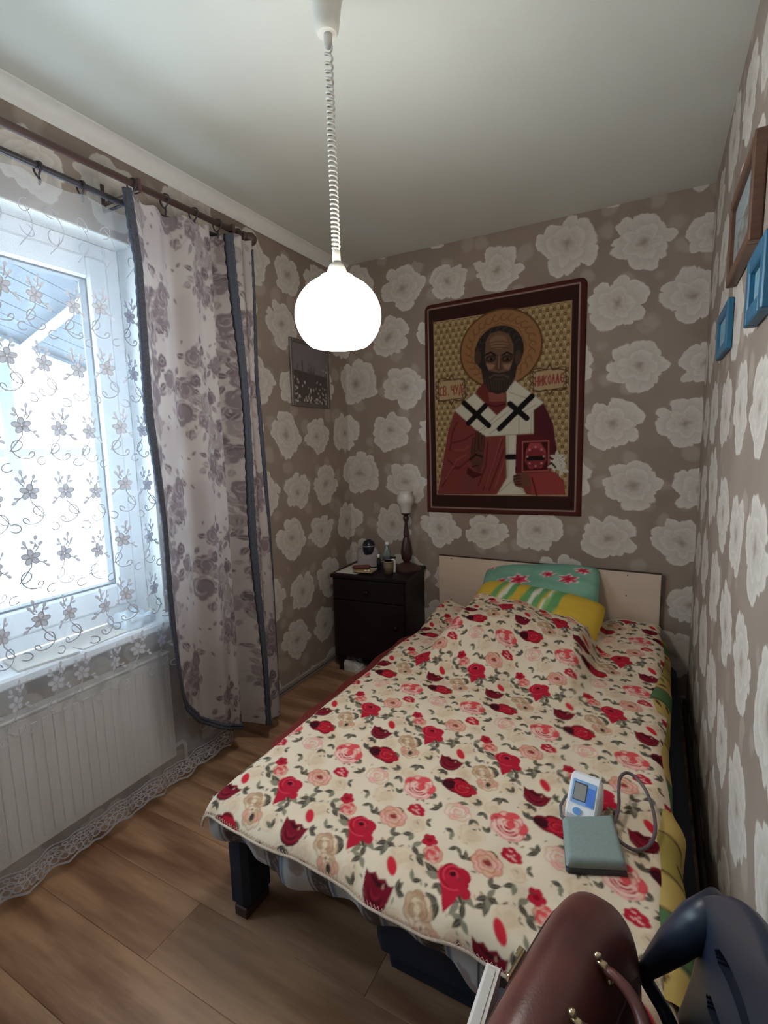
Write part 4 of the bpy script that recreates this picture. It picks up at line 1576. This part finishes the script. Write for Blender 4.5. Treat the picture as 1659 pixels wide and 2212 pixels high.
# open curls along the top
for i in range(14):
    y = -1.36 - .085 * i
    b = MB()
    for (dz, a) in ((2.10, .2), (2.03, 2.0)):
        b.ribbon([(y + dx, z) for dx, z in loop(.012 * (i % 2), dz, .021, .015, a + i, 16, .05, .8)], .0026, on_net)
    b.ribbon([(y + .03 * math.sin(k / 3.0), 2.11 - .012 * k) for k in range(12)], .0022, on_net)
    b.build('embroidered_curl', m_thr, net)

# scalloped lace border
lb = MB()
yk = TYL + .02
while yk < TYR - .01:
    zb_ = float(tulle_bot(yk))
    lb.ribbon(loop(yk, zb_ + .012, .011, .011, 0, 12), .0045, on_net)
    lb.ribbon(loop(yk + .012, zb_ + .034, .009, .010, .5, 10), .0042, on_net)
    lb.ribbon(loop(yk + .004, zb_ + .052, .007, .006, .2, 10), .0034, on_net)
    yk += .0235
for (off, amp, wd) in ((-.004, .014, .008), (.026, .010, .004), (.062, .007, .004), (.046, .012, .003)):
    pts = []
    for k in range(640):
        y = TYL + .01 + (TYR - TYL - .02) * k / 639
        pts.append((y, float(tulle_bot(y)) + off + amp * abs(math.sin(PI * y / .12)) - (amp if off < 0 else 0)))
    lb.ribbon(pts, wd, on_net)
lb.build('lace_border', m_thr, net)


# floral drape
def DX(y, z, tuck=0.0):
    s = (y + 1.66) / .58
    f = .20 + .020 * np.sin(2 * PI * s * 2.2 + .9) + .012 * np.sin(2 * PI * s * 5.1 + .3 + .25 * z)
    f = f + .045 * np.exp(-((s - .84) / .07) ** 2) - .035 * np.exp(-((s - .70) / .06) ** 2)
    return f * 1.0 + .006 * vnoise(y * 9, z * 2.5)


def drape_left(z):
    return np.interp(z, [0, .5, .85, 1.1, 1.5, 2.0, 2.25], [-1.62, -1.622, -1.635, -1.630, -1.652, -1.645, -1.662])


def drape_right(z):
    return np.interp(z, [0, .08, .64, 1.18, 1.7, 2.27], [-1.02, -1.022, -1.046, -1.080, -1.096, -1.085])


def drape_bot(y):
    return np.interp(y, [-1.64, -1.625, -1.605, -1.575, -1.517, -1.43, -1.336, -1.25, -1.13, -1.03], [.78, .57, .45, .37, .285, .215, .160, .115, .080, .085])


def drape_cloth():
    TWd, THt = .62, .70
    cv = Canvas(TWd, THt, 330, C(188, 179, 176), wrap=True)
    R = random.Random(8)
    g1, g2, g3, lite = C(132, 120, 124), C(110, 98, 104), C(154, 143, 143), C(186, 177, 174)
    for k in range(16):
        cv.ell(R.random() * TWd, R.random() * THt, R.uniform(.05, .1), R.uniform(.05, .12), R.random() * 3, C(176, 166, 164), .45, .5)
    def rose(x, y, r, c, c2):
        cv.blob(x, y, r, c, 6, .22, seed=R.randint(0, 99))
        for k in range(7):
            a = R.random() * 6.3
            q = R.uniform(.1, .65) * r
            cv.arc(x + q * math.cos(a) * .4, y + q * math.sin(a) * .4, q + r * .15, a, a + 2.2, r * .10, c2 if k % 2 else lite, .6)
    for k in range(24):
        cx, cy = R.random() * TWd, THt * (k + R.random() * .6) / 24
        for j in range(R.randint(6, 10)):
            a = R.random() * 6.3
            d = R.uniform(.03, .085)
            x, y = cx + d * math.cos(a), cy + d * math.sin(a)
            cv.leaf(x, y, R.uniform(.028, .052), R.uniform(.016, .028), a + R.uniform(-.8, .8), R.choice([g1, g2, g3]), lite)
            cv.line([(cx, cy), (x, y)], .0025, g3, .8)
        rose(cx, cy, R.uniform(.034, .056), R.choice([g1, g3, g1]), R.choice([g2, g1]))
        if k % 2:
            rose(cx + .05, cy + .03, R.uniform(.020, .030), g2, g1)
    for k in range(60):
        cv.leaf(R.random() * TWd, R.random() * THt, R.uniform(.010, .028), R.uniform(.006, .014), R.random() * 6.3, R.choice([g1, g3, g2]))
    nu, nv = 210, 540
    s = np.linspace(0, 1, nu)[None, :].repeat(nv, 0)
    v = np.linspace(0, 1, nv)[:, None].repeat(nu, 1)
    z = 2.24 - v * 2.1
    for _ in range(3):
        y = drape_left(z) + (drape_right(z) - drape_left(z)) * s
        zt_ = 2.225 + .035 * s - .012 * np.abs(np.sin(PI * s * 5))
        zb_ = drape_bot(y)
        z = zt_ + (zb_ - zt_) * v
    x = DX(y, z)
    o = grid_obj('floral_drape', np.stack([x, y, z], -1), fabric('drape_satin', scale=600, translucent=.22, bump=.08), cols=cv.sample(s * .85, z))
    tag(o, 'greyish drape printed with mauve flowers and edged with dark braid', 'curtain')
    m_braid = simple('dark_braid', C(66, 70, 82), .8, var=.25, scale=160, bump=.4)

    def braid(path, wd, name='braid_trim', th=.006, taper=False):
        b = MB()
        n_ = len(path)
        rows = []
        for i, (y_, z_) in enumerate(path):
            ya, za_ = path[max(i - 1, 0)]
            yb, zb2 = path[min(i + 1, n_ - 1)]
            d = math.hypot(yb - ya, zb2 - za_) or 1
            ny, nz = -(zb2 - za_) / d, (yb - ya) / d
            wob = .0012 * math.sin(i * 2.3)
            if taper:
                wob -= wd * .32 * max(0.0, 1 - i / (n_ * .45))
            ring = []
            for (k_, h_) in ((-1, 0), (-.75, th), (-.1, th * 1.2), (0, th * .5), (.1, th * 1.2), (.75, th), (1, 0), (0, -.003)):
                yy_, zz_ = y_ + ny * (wd / 2 + wob) * k_, z_ + nz * (wd / 2 + wob) * k_
                xx_ = float(DX(np.array(min(max(yy_, -1.67), -1.0)), np.array(zz_)))
                ring.append((xx_ + h_, yy_, zz_))
            rows.append(ring)
        m_ = len(rows[0])
        vs_ = [p for r_ in rows for p in r_]
        fs = []
        for i in range(n_ - 1):
            for k_ in range(m_):
                fs.append((i * m_ + k_, i * m_ + (k_ + 1) % m_, (i + 1) * m_ + (k_ + 1) % m_, (i + 1) * m_ + k_))
        b.add(vs_, fs)
        return b.build(name, m_braid, o, True)
    left = [(float(drape_left(z_)) - .004, z_) for z_ in np.linspace(2.235, .82, 110)]
    left += [(y_, float(drape_bot(y_)) - .004) for y_ in np.linspace(-1.636, -1.28, 70)]
    braid(left, .026)
    braid([(-1.200 + .02 * (2.25 - z_) / 2.2 + .004 * math.sin(z_ * 5), z_) for z_ in np.linspace(2.25, .09, 120)], .019)
    braid([(float(drape_right(z_)) - .002, z_) for z_ in np.linspace(2.22, .09, 130)], .020, taper=True)
    return o


drape_cloth()

# curtain rings
m_ring = simple('dark_ring', C(50, 46, 52), .4, var=.05)
ring_at = [(.12, -2.02, 0), (.12, -1.885, 0), (.12, -1.755, 0), (.19, -1.62, 1), (.19, -1.49, 1), (.19, -1.36, 1), (.19, -1.24, 1), (.19, -1.13, 1)]
where = ['dark ring on the thin rod at the left picture edge', 'dark hook ring on the thin rod, second along', 'dark ring on the thin rod nearest the drape',
         'dark ring on the brown rod at the braided drape edge', 'second dark ring on the brown rod from the braided edge', 'middle dark ring on the brown rod above the drape',
         'fourth dark ring on the brown rod above the drape', 'dark ring on the brown rod beside the finial']
for (x, y, kind), lab in zip(ring_at, where):
    zc = RODZ(y) if not kind else 2.252 + (y + 3.2) * .01524
    R_ = .020 if kind == 0 else .023
    ro = thing('curtain_ring', (x, y, zc), lab, 'curtain ring', 'curtain rings')
    MB().tube([(x + R_ * math.cos(a), y + .003 * math.sin(2 * a), zc - .008 + R_ * math.sin(a)) for a in [2 * PI * k / 24 for k in range(24)]], .003, 8, closed=True).build('hoop', m_ring, ro, True)
    MB().tube([(x, y, zc - .008 - R_), (x, y + .003, zc - .02 - R_), (x, y, zc - .034 - R_)], [.0035, .005, .0025], 8).build('clip', m_ring, ro, True)

# things on the window sill
tag(crumple('plastic_bag', (-.01, -1.63, .70), (.15, .16, .045), simple('clear_polythene', C(206, 216, 224), .25, var=.08), .4, 9.0, .6), 'crumpled clear plastic bag at the end of the window sill', 'bag')
for k, (x, y, a) in enumerate(((.0, -1.80, .1), (.01, -1.98, -.15))):
    tag(MB().box((-.07, -.09, 0), (.07, .09, .004 + .003 * k), .001, Matrix.Translation((x, y, .7005)) @ Matrix.Rotation(a, 4, 'Z')).build('newspaper', m_paper),
        ('folded paper on the sill next to the plastic bag', 'thicker folded paper on the sill farther from the plastic bag')[k], 'paper', 'papers on the sill')

# ================================================================== PICTURES
def framed(name, face, ya, yb, za, zb, depth, fw, m_fr, paint, label, tilt=0.0, wall='right'):
    """picture on a side wall between y ya..yb (ya nearer the camera) and z za..zb"""
    sg = -1 if wall == 'right' else 1
    X0 = W if wall == 'right' else 0.0
    o = thing(name, (X0, (ya + yb) / 2, (za + zb) / 2), label, 'picture')
    xa = lambda d: X0 + sg * d

    def B(mb_, d0, d1, a, b, c, d, bv=.003):
        lo, hi = sorted((xa(d0), xa(d1)))
        mb_.box((lo, a, c), (hi, b, d), bv)
    for (a, b, c, d) in ((ya, ya + fw, za, zb), (yb - fw, yb, za, zb), (ya + fw, yb - fw, za, za + fw), (ya + fw, yb - fw, zb - fw, zb)):
        q = MB()
        B(q, .001, depth, a, b, c, d)
        q.build('frame_bar', m_fr, o)
    n = 90
    u = np.linspace(0, 1, n)[None, :].repeat(n, 0)
    v = np.linspace(0, 1, n)[:, None].repeat(n, 1)
    P = np.stack([np.full((n, n), xa(depth * .55)), ya + fw + (yb - ya - 2 * fw) * u, za + fw + (zb - za - 2 * fw) * v], -1)
    if wall == 'right':
        P = P[:, ::-1]
    pr_ = grid_obj('print', P, m_print, o, cols=paint.sample(u, v))
    q = MB()
    B(q, .0005, depth * .4, ya + .004, yb - .004, za + .004, zb - .004, 0)
    q.build('backing', m_edge, o)
    return o


m_print = fabric('picture_print', rough=.35, bump=0.0)
cv = Canvas(1, 1, 90, C(150, 160, 162))
R = random.Random(3)
for k in range(30):
    cv.ell(R.random(), R.random() * .55, R.uniform(.05, .16), R.uniform(.04, .1), R.random() * 3, R.choice([C(112, 104, 92), C(90, 86, 80), C(140, 120, 96), C(160, 164, 160)]), .6, .4)
for k in range(8):
    cv.line([(R.random(), R.random() * .6), (R.random(), .5 + R.random() * .4)], .02, C(96, 84, 72), .7)
framed('framed_picture', None, -1.375, -.955, 1.815, 2.05, .027, .030, simple('brown_frame', C(98, 68, 52), .4, var=.12, scale=15, stretch=(1, 6, 6)), cv,
       'brown wooden framed picture hanging highest on the side wall')
cvb = Canvas(1, 1, 90, C(130, 170, 186))
for k in range(16):
    cvb.ell(R.random(), R.random(), R.uniform(.05, .2), R.uniform(.04, .12), R.random() * 3, R.choice([C(100, 150, 176), C(170, 186, 186), C(86, 130, 160)]), .6, .4)
m_blue = simple('blue_frame', C(38, 100, 132), .4, var=.08)
framed('framed_picture', None, -1.60, -1.385, 1.62, 1.765, .027, .036, m_blue, cvb, 'larger blue framed picture below the brown frame, nearer the camera')
framed('framed_picture', None, -.955, -.665, 1.64, 1.79, .018, .032, m_blue, cvb, 'smaller blue framed picture on the side wall near the corner')
cvs = Canvas(1, 1, 120, C(128, 120, 122))
cvs.poly([(0, 0), (1, 0), (1, .5), (0, .55)], C(86, 76, 74))
for k in range(16):
    x = R.random()
    cvs.line([(x, 0), (x + R.uniform(-.05, .05), R.uniform(.5, .72))], .03, C(92, 82, 84), .6)
for k in range(70):
    x = R.random()
    y = R.random() ** 1.4 * (.42 if x < .7 else .7)
    cvs.ell(x, y, R.uniform(.012, .03), R.uniform(.012, .026), R.random() * 3, R.choice([C(206, 200, 196), C(170, 160, 156), C(190, 176, 168)]))
framed('framed_picture', None, -.585, -.215, 1.605, 1.975, .016, .022, simple('pewter_frame', C(112, 104, 100), .4, .3, var=.08), cvs,
       'square grey picture of a flower meadow near the far corner by the drape', wall='left')

# ================================================================== BLOOD PRESSURE MONITOR ON THE BED
Zs = .418
bp = thing('blood_pressure_monitor', (1.665, -1.55, Zs), 'white and blue blood pressure monitor standing on the bedspread', 'monitor')
m_bpw = simple('white_abs', C(232, 232, 236), .35, var=.01)
Mz = Matrix.Translation((1.667, -1.555, 0)) @ Matrix.Rotation(-.14, 4, 'Z')
prof = [(-.052, Zs + .001), (-.056, Zs + .010), (-.055, Zs + .022), (-.004, Zs + .092), (.004, Zs + .097), (.014, Zs + .096), (.030, Zs + .075), (.036, Zs + .03), (.036, Zs + .001)]
HW = .037
b = MB()
n = len(prof)
rows = []
for (xx, k) in ((-HW, .88), (-HW + .005, 1.0), (HW - .005, 1.0), (HW, .88)):
    cy_, cz_ = -.01, Zs + .04
    rows.append([Mz @ Vector((xx, cy_ + (y - cy_) * k, max(Zs, cz_ + (z - cz_) * k))) for y, z in prof])
vs_ = [p for r_ in rows for p in r_]
fs = [(i * n + k, i * n + (k + 1) % n, (i + 1) * n + (k + 1) % n, (i + 1) * n + k) for i in range(3) for k in range(n)]
fs += [tuple(range(n)), tuple(reversed(range(3 * n, 4 * n)))]
b.add(vs_, fs)
b.build('body', m_bpw, bp, True, .5)
fa, fb = Vector((0, -.055, Zs + .022)), Vector((0, -.004, Zs + .092))
fd = (fb - fa)
fl_ = fd.length
fd.normalize()
fn = Vector((0, -fd.z, fd.y))


def face(a, bb, h):
    return Mz @ (fa + Vector((a, 0, 0)) + fd * bb + fn * h)


def rrect(a0, a1, b0, b1, r, n_=4):
    o = []
    for (cx, cy, st) in ((a1 - r, b1 - r, 0), (a0 + r, b1 - r, 1), (a0 + r, b0 + r, 2), (a1 - r, b0 + r, 3)):
        for k in range(n_ + 1):
            a = (st + k / n_) * PI / 2
            o.append((cx + r * math.cos(a), cy + r * math.sin(a)))
    return o


fp = MB().prism(rrect(-.029, .029, .026, .082, .004), lambda a, bb, h: face(a, bb, h), .0012).build('front_panel', simple('pale_blue_panel', C(140, 178, 226), .35), bp)
MB().prism(rrect(.009, .027, .028, .070, .002), lambda a, bb, h: face(a, bb, h + .0012), .0006).build('memory_keys', simple('blue_key_area', C(84, 132, 222), .35), fp)
MB().prism(rrect(-.024, .008, .034, .076, .002), lambda a, bb, h: face(a, bb, h + .0012), .0008).build('screen_bezel', simple('bezel_dark', C(70, 76, 88), .4), fp)
MB().prism(rrect(-.022, .006, .036, .073, .001), lambda a, bb, h: face(a, bb, h + .0020), .0006).build('screen', simple('lcd_grey', C(150, 150, 146), .2, var=.03), fp)
bt_ = MB().prism([(-.008 + .0135 * math.cos(2 * PI * k / 24), .010 + .0115 * math.sin(2 * PI * k / 24)) for k in range(24)], lambda a, bb, h: face(a, bb, h), .0010).build('button_ring', m_pvc, bp)
MB().prism([(-.008 + .0105 * math.cos(2 * PI * k / 24), .010 + .0085 * math.sin(2 * PI * k / 24)) for k in range(24)], lambda a, bb, h: face(a, bb, h + .001), .0025).build('start_button', simple('blue_button', C(112, 160, 222), .3), bp)
MB().tube([Mz @ Vector(p) for p in ((-HW + .004, .0, Zs + .022), (-HW - .010, -.012, Zs + .030), (-HW - .016, -.035, Zs + .016), (-HW - .006, -.062, Zs + .010), (.0, -.075, Zs + .010), (.012, -.085, Zs + .012))], .004, 8).build('air_hose', simple('grey_hose', C(90, 88, 92), .5), bp, True)

# folded arm cuff with its hose
cf = thing('arm_cuff', (1.69, -1.68, Zs), 'folded grey green arm cuff with a looped hose lying beside the monitor', 'cuff')
m_cuff = simple('grey_green_nylon', C(134, 150, 146), .75, var=.05, scale=150, bump=.1)
cor = [(1.622, -1.636), (1.734, -1.572), (1.773, -1.724), (1.652, -1.776)]


def pad(name, za, th, inset, mat, seed, n=26):
    u = np.linspace(0, 1, n)
    U, V_ = np.meshgrid(u, u)
    c = np.array(cor)
    mid = c.mean(0)
    c = mid + (c - mid) * (1 - inset)
    P2 = (c[0] * (1 - U)[..., None] + c[1] * U[..., None]) * (1 - V_)[..., None] + (c[3] * (1 - U)[..., None] + c[2] * U[..., None]) * V_[..., None]
    e = np.clip(16 * U * (1 - U) * V_ * (1 - V_), 0, 1)
    t_ = th * np.clip(np.minimum(np.minimum(U, 1 - U), np.minimum(V_, 1 - V_)) / .06, 0, 1) ** .5
    top = np.concatenate([P2, (za + t_ + .004 * vnoise(U * 4 + seed, V_ * 4) * e)[..., None]], -1)
    bot = np.concatenate([P2, np.full((n, n, 1), za)], -1)[::-1]
    return grid_obj(name, np.concatenate([top, bot], 0), mat, cf)


pad('lower_layer', Zs + .002, .016, -.015, simple('cuff_lining', C(74, 78, 82), .8), 1)
pad('upper_layer', Zs + .016, .018, .0, m_cuff, 4)
pts = [(1.735, -1.60, Zs + .020), (1.742, -1.57, Zs + .028), (1.744, -1.53, Zs + .032), (1.741, -1.49, Zs + .045), (1.742, -1.455, Zs + .055), (1.757, -1.43, Zs + .058), (1.780, -1.433, Zs + .052), (1.805, -1.465, Zs + .042), (1.823, -1.52, Zs + .026), (1.826, -1.575, Zs + .014), (1.812, -1.622, Zs + .010), (1.785, -1.648, Zs + .010), (1.755, -1.647, Zs + .018), (1.745, -1.64, Zs + .022)]
def smooth_path(p, n_=6):
    p = [Vector(q_) for q_ in p]
    o = []
    for i in range(len(p) - 1):
        a, b_, c, d = p[max(i - 1, 0)], p[i], p[i + 1], p[min(i + 2, len(p) - 1)]
        for k in range(n_):
            t_ = k / n_
            o.append(.5 * ((2 * b_) + (c - a) * t_ + (2 * a - 5 * b_ + 4 * c - d) * t_ ** 2 + (3 * b_ - a - 3 * c + d) * t_ ** 3))
    return o + [p[-1]]


MB().tube(smooth_path(pts), .0042, 10).build('hose', simple('brown_grey_hose', C(96, 84, 88), .45), cf, True)

# ================================================================== CHAIR, HANDBAG, FOLDER
m_chair = simple('navy_plastic', C(34, 42, 58), .38, var=.04, spec=.5)
ch = thing('plastic_chair', (1.74, -2.30, 0), 'navy blue plastic chair with slotted back beside the bed foot', 'chair')


def chair_back():
    n1, n2 = 150, 90
    yc = -2.30
    u = np.linspace(-1, 1, n1)[None, :].repeat(n2, 0)
    v = np.linspace(0, 1, n2)[:, None].repeat(n1, 1)
    hw = .272
    y = yc + hw * u
    zt_ = .845 - .155 * np.abs(u) ** 2.2
    zb_ = .455 + .02 * u ** 2
    z = zb_ + (zt_ - zb_) * v
    x = 1.862 + .10 * (z - .45) + .008 * np.sin(PI * v) - .035 * np.abs(u) ** 3 * 0
    x = x - .022 * u ** 2 + .02
    e = np.clip(np.minimum((1 - np.abs(u)) * hw, np.minimum(v, 1 - v) * .4) / .012, 0, 1)
    th = .010 * np.sqrt(1 - (1 - e) ** 2) + .0008
    uc, vc = (u[:-1, :-1] + u[1:, 1:]) / 2, (v[:-1, :-1] + v[1:, 1:]) / 2
    yy_ = uc * hw
    keep = np.ones(uc.shape, bool)
    for vs0 in (.70, .45, .22):
        keep &= ~((np.abs(vc - vs0) < .035) & (np.abs(yy_) < .205 - .5 * np.abs(vc - vs0)))
    A = np.stack([x - th, y, z], -1)
    B = np.stack([x + th, y, z], -1)
    # two skins joined into one closed plate, walls inside the slots
    nvt = n1 * n2
    P = np.concatenate([A.reshape(-1, 3), B.reshape(-1, 3)])
    idx = np.arange(nvt).reshape(n2, n1)
    fs = []
    for j in range(n2 - 1):
        for i in range(n1 - 1):
            if keep[j, i]:
                q_ = (idx[j, i], idx[j, i + 1], idx[j + 1, i + 1], idx[j + 1, i])
                fs.append(tuple(reversed(q_)))
                fs.append(tuple(k + nvt for k in q_))
    edge_n = {}
    for j in range(n2 - 1):
        for i in range(n1 - 1):
            if keep[j, i]:
                q_ = (idx[j, i], idx[j, i + 1], idx[j + 1, i + 1], idx[j + 1, i])
                for a, b_ in zip(q_, q_[1:] + q_[:1]):
                    k = (min(a, b_), max(a, b_))
                    edge_n.setdefault(k, []).append((a, b_))
    for k, es in edge_n.items():
        if len(es) == 1:
            a, b_ = es[0]
            fs.append((a, b_, b_ + nvt, a + nvt))
    b = MB()
    b.v = [tuple(map(float, p)) for p in P]
    b.f = [tuple(int(i) for i in q_) for q_ in fs]
    return b.build('backrest', m_chair, ch, True, .8)


chair_back()
MB().box((1.575, -2.545, .405), (1.895, -2.075, .432), .012).build('seat', m_chair, ch)
for y in (-2.035, -2.565):
    arm = [(1.905, y, .69), (1.875, y, .652), (1.845, y, .600), (1.822, y, .557), (1.808, y, .530), (1.812, y, .512), (1.835, y + (.01 if y < -2.3 else -.01), .488), (1.862, y + (.02 if y < -2.3 else -.03), .450), (1.872, y + (.03 if y < -2.3 else -.045), .425)]
    MB().tube(arm, [.028, .029, .025, .018, .013, .011, .011, .012, .013], 12).build('arm', m_chair, ch, True)
    MB().tube([(1.895, y, .70), (1.892, y + (.01 if y < -2.3 else -.01), .56), (1.882, y + (.02 if y < -2.3 else -.035), .43)], [.014, .016, .016], 10).build('back_post', m_chair, ch, True)
for (x, y, dx, dy) in ((1.60, -2.10, -.0, .03), (1.60, -2.52, -.0, -.03), (1.87, -2.10, .05, .03), (1.87, -2.52, .05, -.03)):
    MB().tube([(x, y, .415), (x + dx, y + dy, .0)], [.022, .016], 10).build('leg', m_chair, ch, True)

m_leath = NT('brown_leather')
f = m_leath.noise(m_leath.obj(), 260.0, 3.0)
g = m_leath.noise(m_leath.obj(), 9.0, 2.0)
m_leath.base(m_leath.mixc(m_leath.ramp(g, .3, .7), C(74, 38, 36), C(104, 56, 48)), .36, 0, .5)
m_leath.bump(f, .12, .002)
m_leath = m_leath.m
m_gold = simple('pale_gold_metal', C(206, 186, 150), .25, .95)
bag = thing('handbag', (1.70, -2.195, .433), 'dark brown leather handbag with pale gold fittings standing on the navy chair', 'handbag')
e1 = Vector((-.23, -.973, 0)).normalized()
e2 = Vector((.973, -.23, 0)).normalized()
BC = Vector((1.700, -2.205, .433))
BL, BW, BH = .40, .152, .232


def bag_pt(t_, ph, k=1.0):
    """t_ -1..1 along, ph 0..pi across the dome"""
    es = (1 - abs(t_) ** 4.5) ** (1 / 2.6) if abs(t_) < 1 else 0
    c_, s_ = math.cos(ph), math.sin(ph)
    ww = BW / 2 * (.55 + .45 * es) * math.copysign(abs(c_) ** (2 / 2.6), c_)
    hh = BH * (.45 + .55 * es) * abs(s_) ** (2 / 2.8)
    lng = BL / 2 * t_
    return BC + e1 * lng * k + e2 * ww * k + Vector((0, 0, hh * k))


def bag_surf(a, c):
    """surface point over local (e1 = a, e2 = c) on the dome"""
    best = None
    for k in range(181):
        p = bag_pt(a / (BL / 2), PI * k / 180)
        d = abs((p - BC).dot(e2) - c) if p.z - BC.z > .03 else 9
        if best is None or d < best[0]:
            best = (d, p)
    return best[1]


nb, nc = 44, 40
P = np.zeros((nb, nc, 3))
for i in range(nb):
    t_ = math.sin((i / (nb - 1) - .5) * PI * .998)
    for j in range(nc):
        P[i, j] = bag_pt(t_, PI * j / (nc - 1))
body = grid_obj('body', P, m_leath, bag)
b = MB()
for t_ in (-.999, .999):
    pts = [bag_pt(t_, PI * j / 20) for j in range(21)]
    n0 = len(b.v)
    b.v += [tuple(p) for p in pts]
    b.f.append(tuple(range(n0, n0 + 21)))
b.build('end_panel', m_leath, bag)
# piping along the flap
for c in (-.058, .066):
    pts = []
    for i in range(25):
        a = -.165 + .33 * i / 24
        pts.append(bag_surf(a, c))
    MB().tube(pts, .0022, 6).build('flap_seam', simple('seam_thread_%d' % (c > 0), C(58, 30, 28), .5), bag, True)
mounts = []
for a in (-.046, .046):
    base_p = bag_surf(a, .040)
    base_q = bag_surf(a, .052)
    mt = MB()
    d = (base_q - base_p).normalized()
    nrm = d.cross(e1).normalized()
    if nrm.z < 0:
        nrm = -nrm
    mt.tube([base_p + nrm * .002 - d * .012, base_p + nrm * .008 - d * .004, base_p + nrm * .008 + d * .006, base_p + nrm * .002 + d * .014], [.004, .006, .006, .004], 8)
    m_ = mt.build('handle_mount', m_gold, bag, True)
    for sgn in (-1, 1):
        ctr = base_p + nrm * .005 + d * (.016 * sgn)
        MB().lathe([(.005, -.003), (.0055, .002), (.003, .005), (0, .0055)], ctr, 12, nrm.to_track_quat('Z', 'Y').to_matrix()).build('stud', m_gold, m_, True)
    mounts.append(base_p + nrm * .008)
hp = []
for k in range(21):
    f = k / 20
    a = PI * f
    p = mounts[0].lerp(mounts[1], f)
    out = math.sin(a)
    p = p + e2 * (.062 * out) + Vector((0, 0, -.030 * out ** 2 + .012 * math.sin(a)))
    p = p - e1 * (.016 * math.cos(a) * out)
    hp.append(p)
MB().tube(hp, [.0060 + .0038 * math.sin(PI * k / 20) for k in range(21)], 10).build('handle', m_leath, bag, True)
# turn clasp on the front side
pc = bag_surf(-.004, -.060)
pc2 = bag_surf(-.004, -.070)
dd_ = (pc2 - pc).normalized()
nn_ = e1.cross(dd_).normalized()
if nn_.dot(e2) > 0:
    nn_ = -nn_
Mc = Matrix((e1, dd_, nn_)).transposed().to_4x4()
Mc.translation = pc + nn_ * .002
MB().box((-.026, -.007, 0), (.026, .007, .006), .002, Mc).box((-.028, -.003, .005), (-.014, .003, .012), .001, Mc).build('clasp', m_gold, bag)

wf = thing('plastic_folder', (1.59, -2.27, .433), 'white plastic folder with faint pink print standing beside the handbag', 'folder')
out_ = rrect(-2.44, -2.145, .434, .556, .022, 5)
t = NT('white_folder')
sp = t.noise(t.obj(), 55.0, 2.0)
t.base(t.mixc(t.ramp(sp, .66, .72, 0, .5), C(232, 228, 226), C(214, 150, 146)), .4)
MB().prism(out_, lambda a, b_, h: (1.572 + h + (b_ - .43) * .10, a, b_), .022).build('cover', t.m, wf)
MB().prism(rrect(-2.435, -2.150, .438, .552, .020, 5), lambda a, b_, h: (1.5725 + .0045 + h + (b_ - .43) * .10, a, b_ + .006), .012).build('sheets', m_paper, wf)
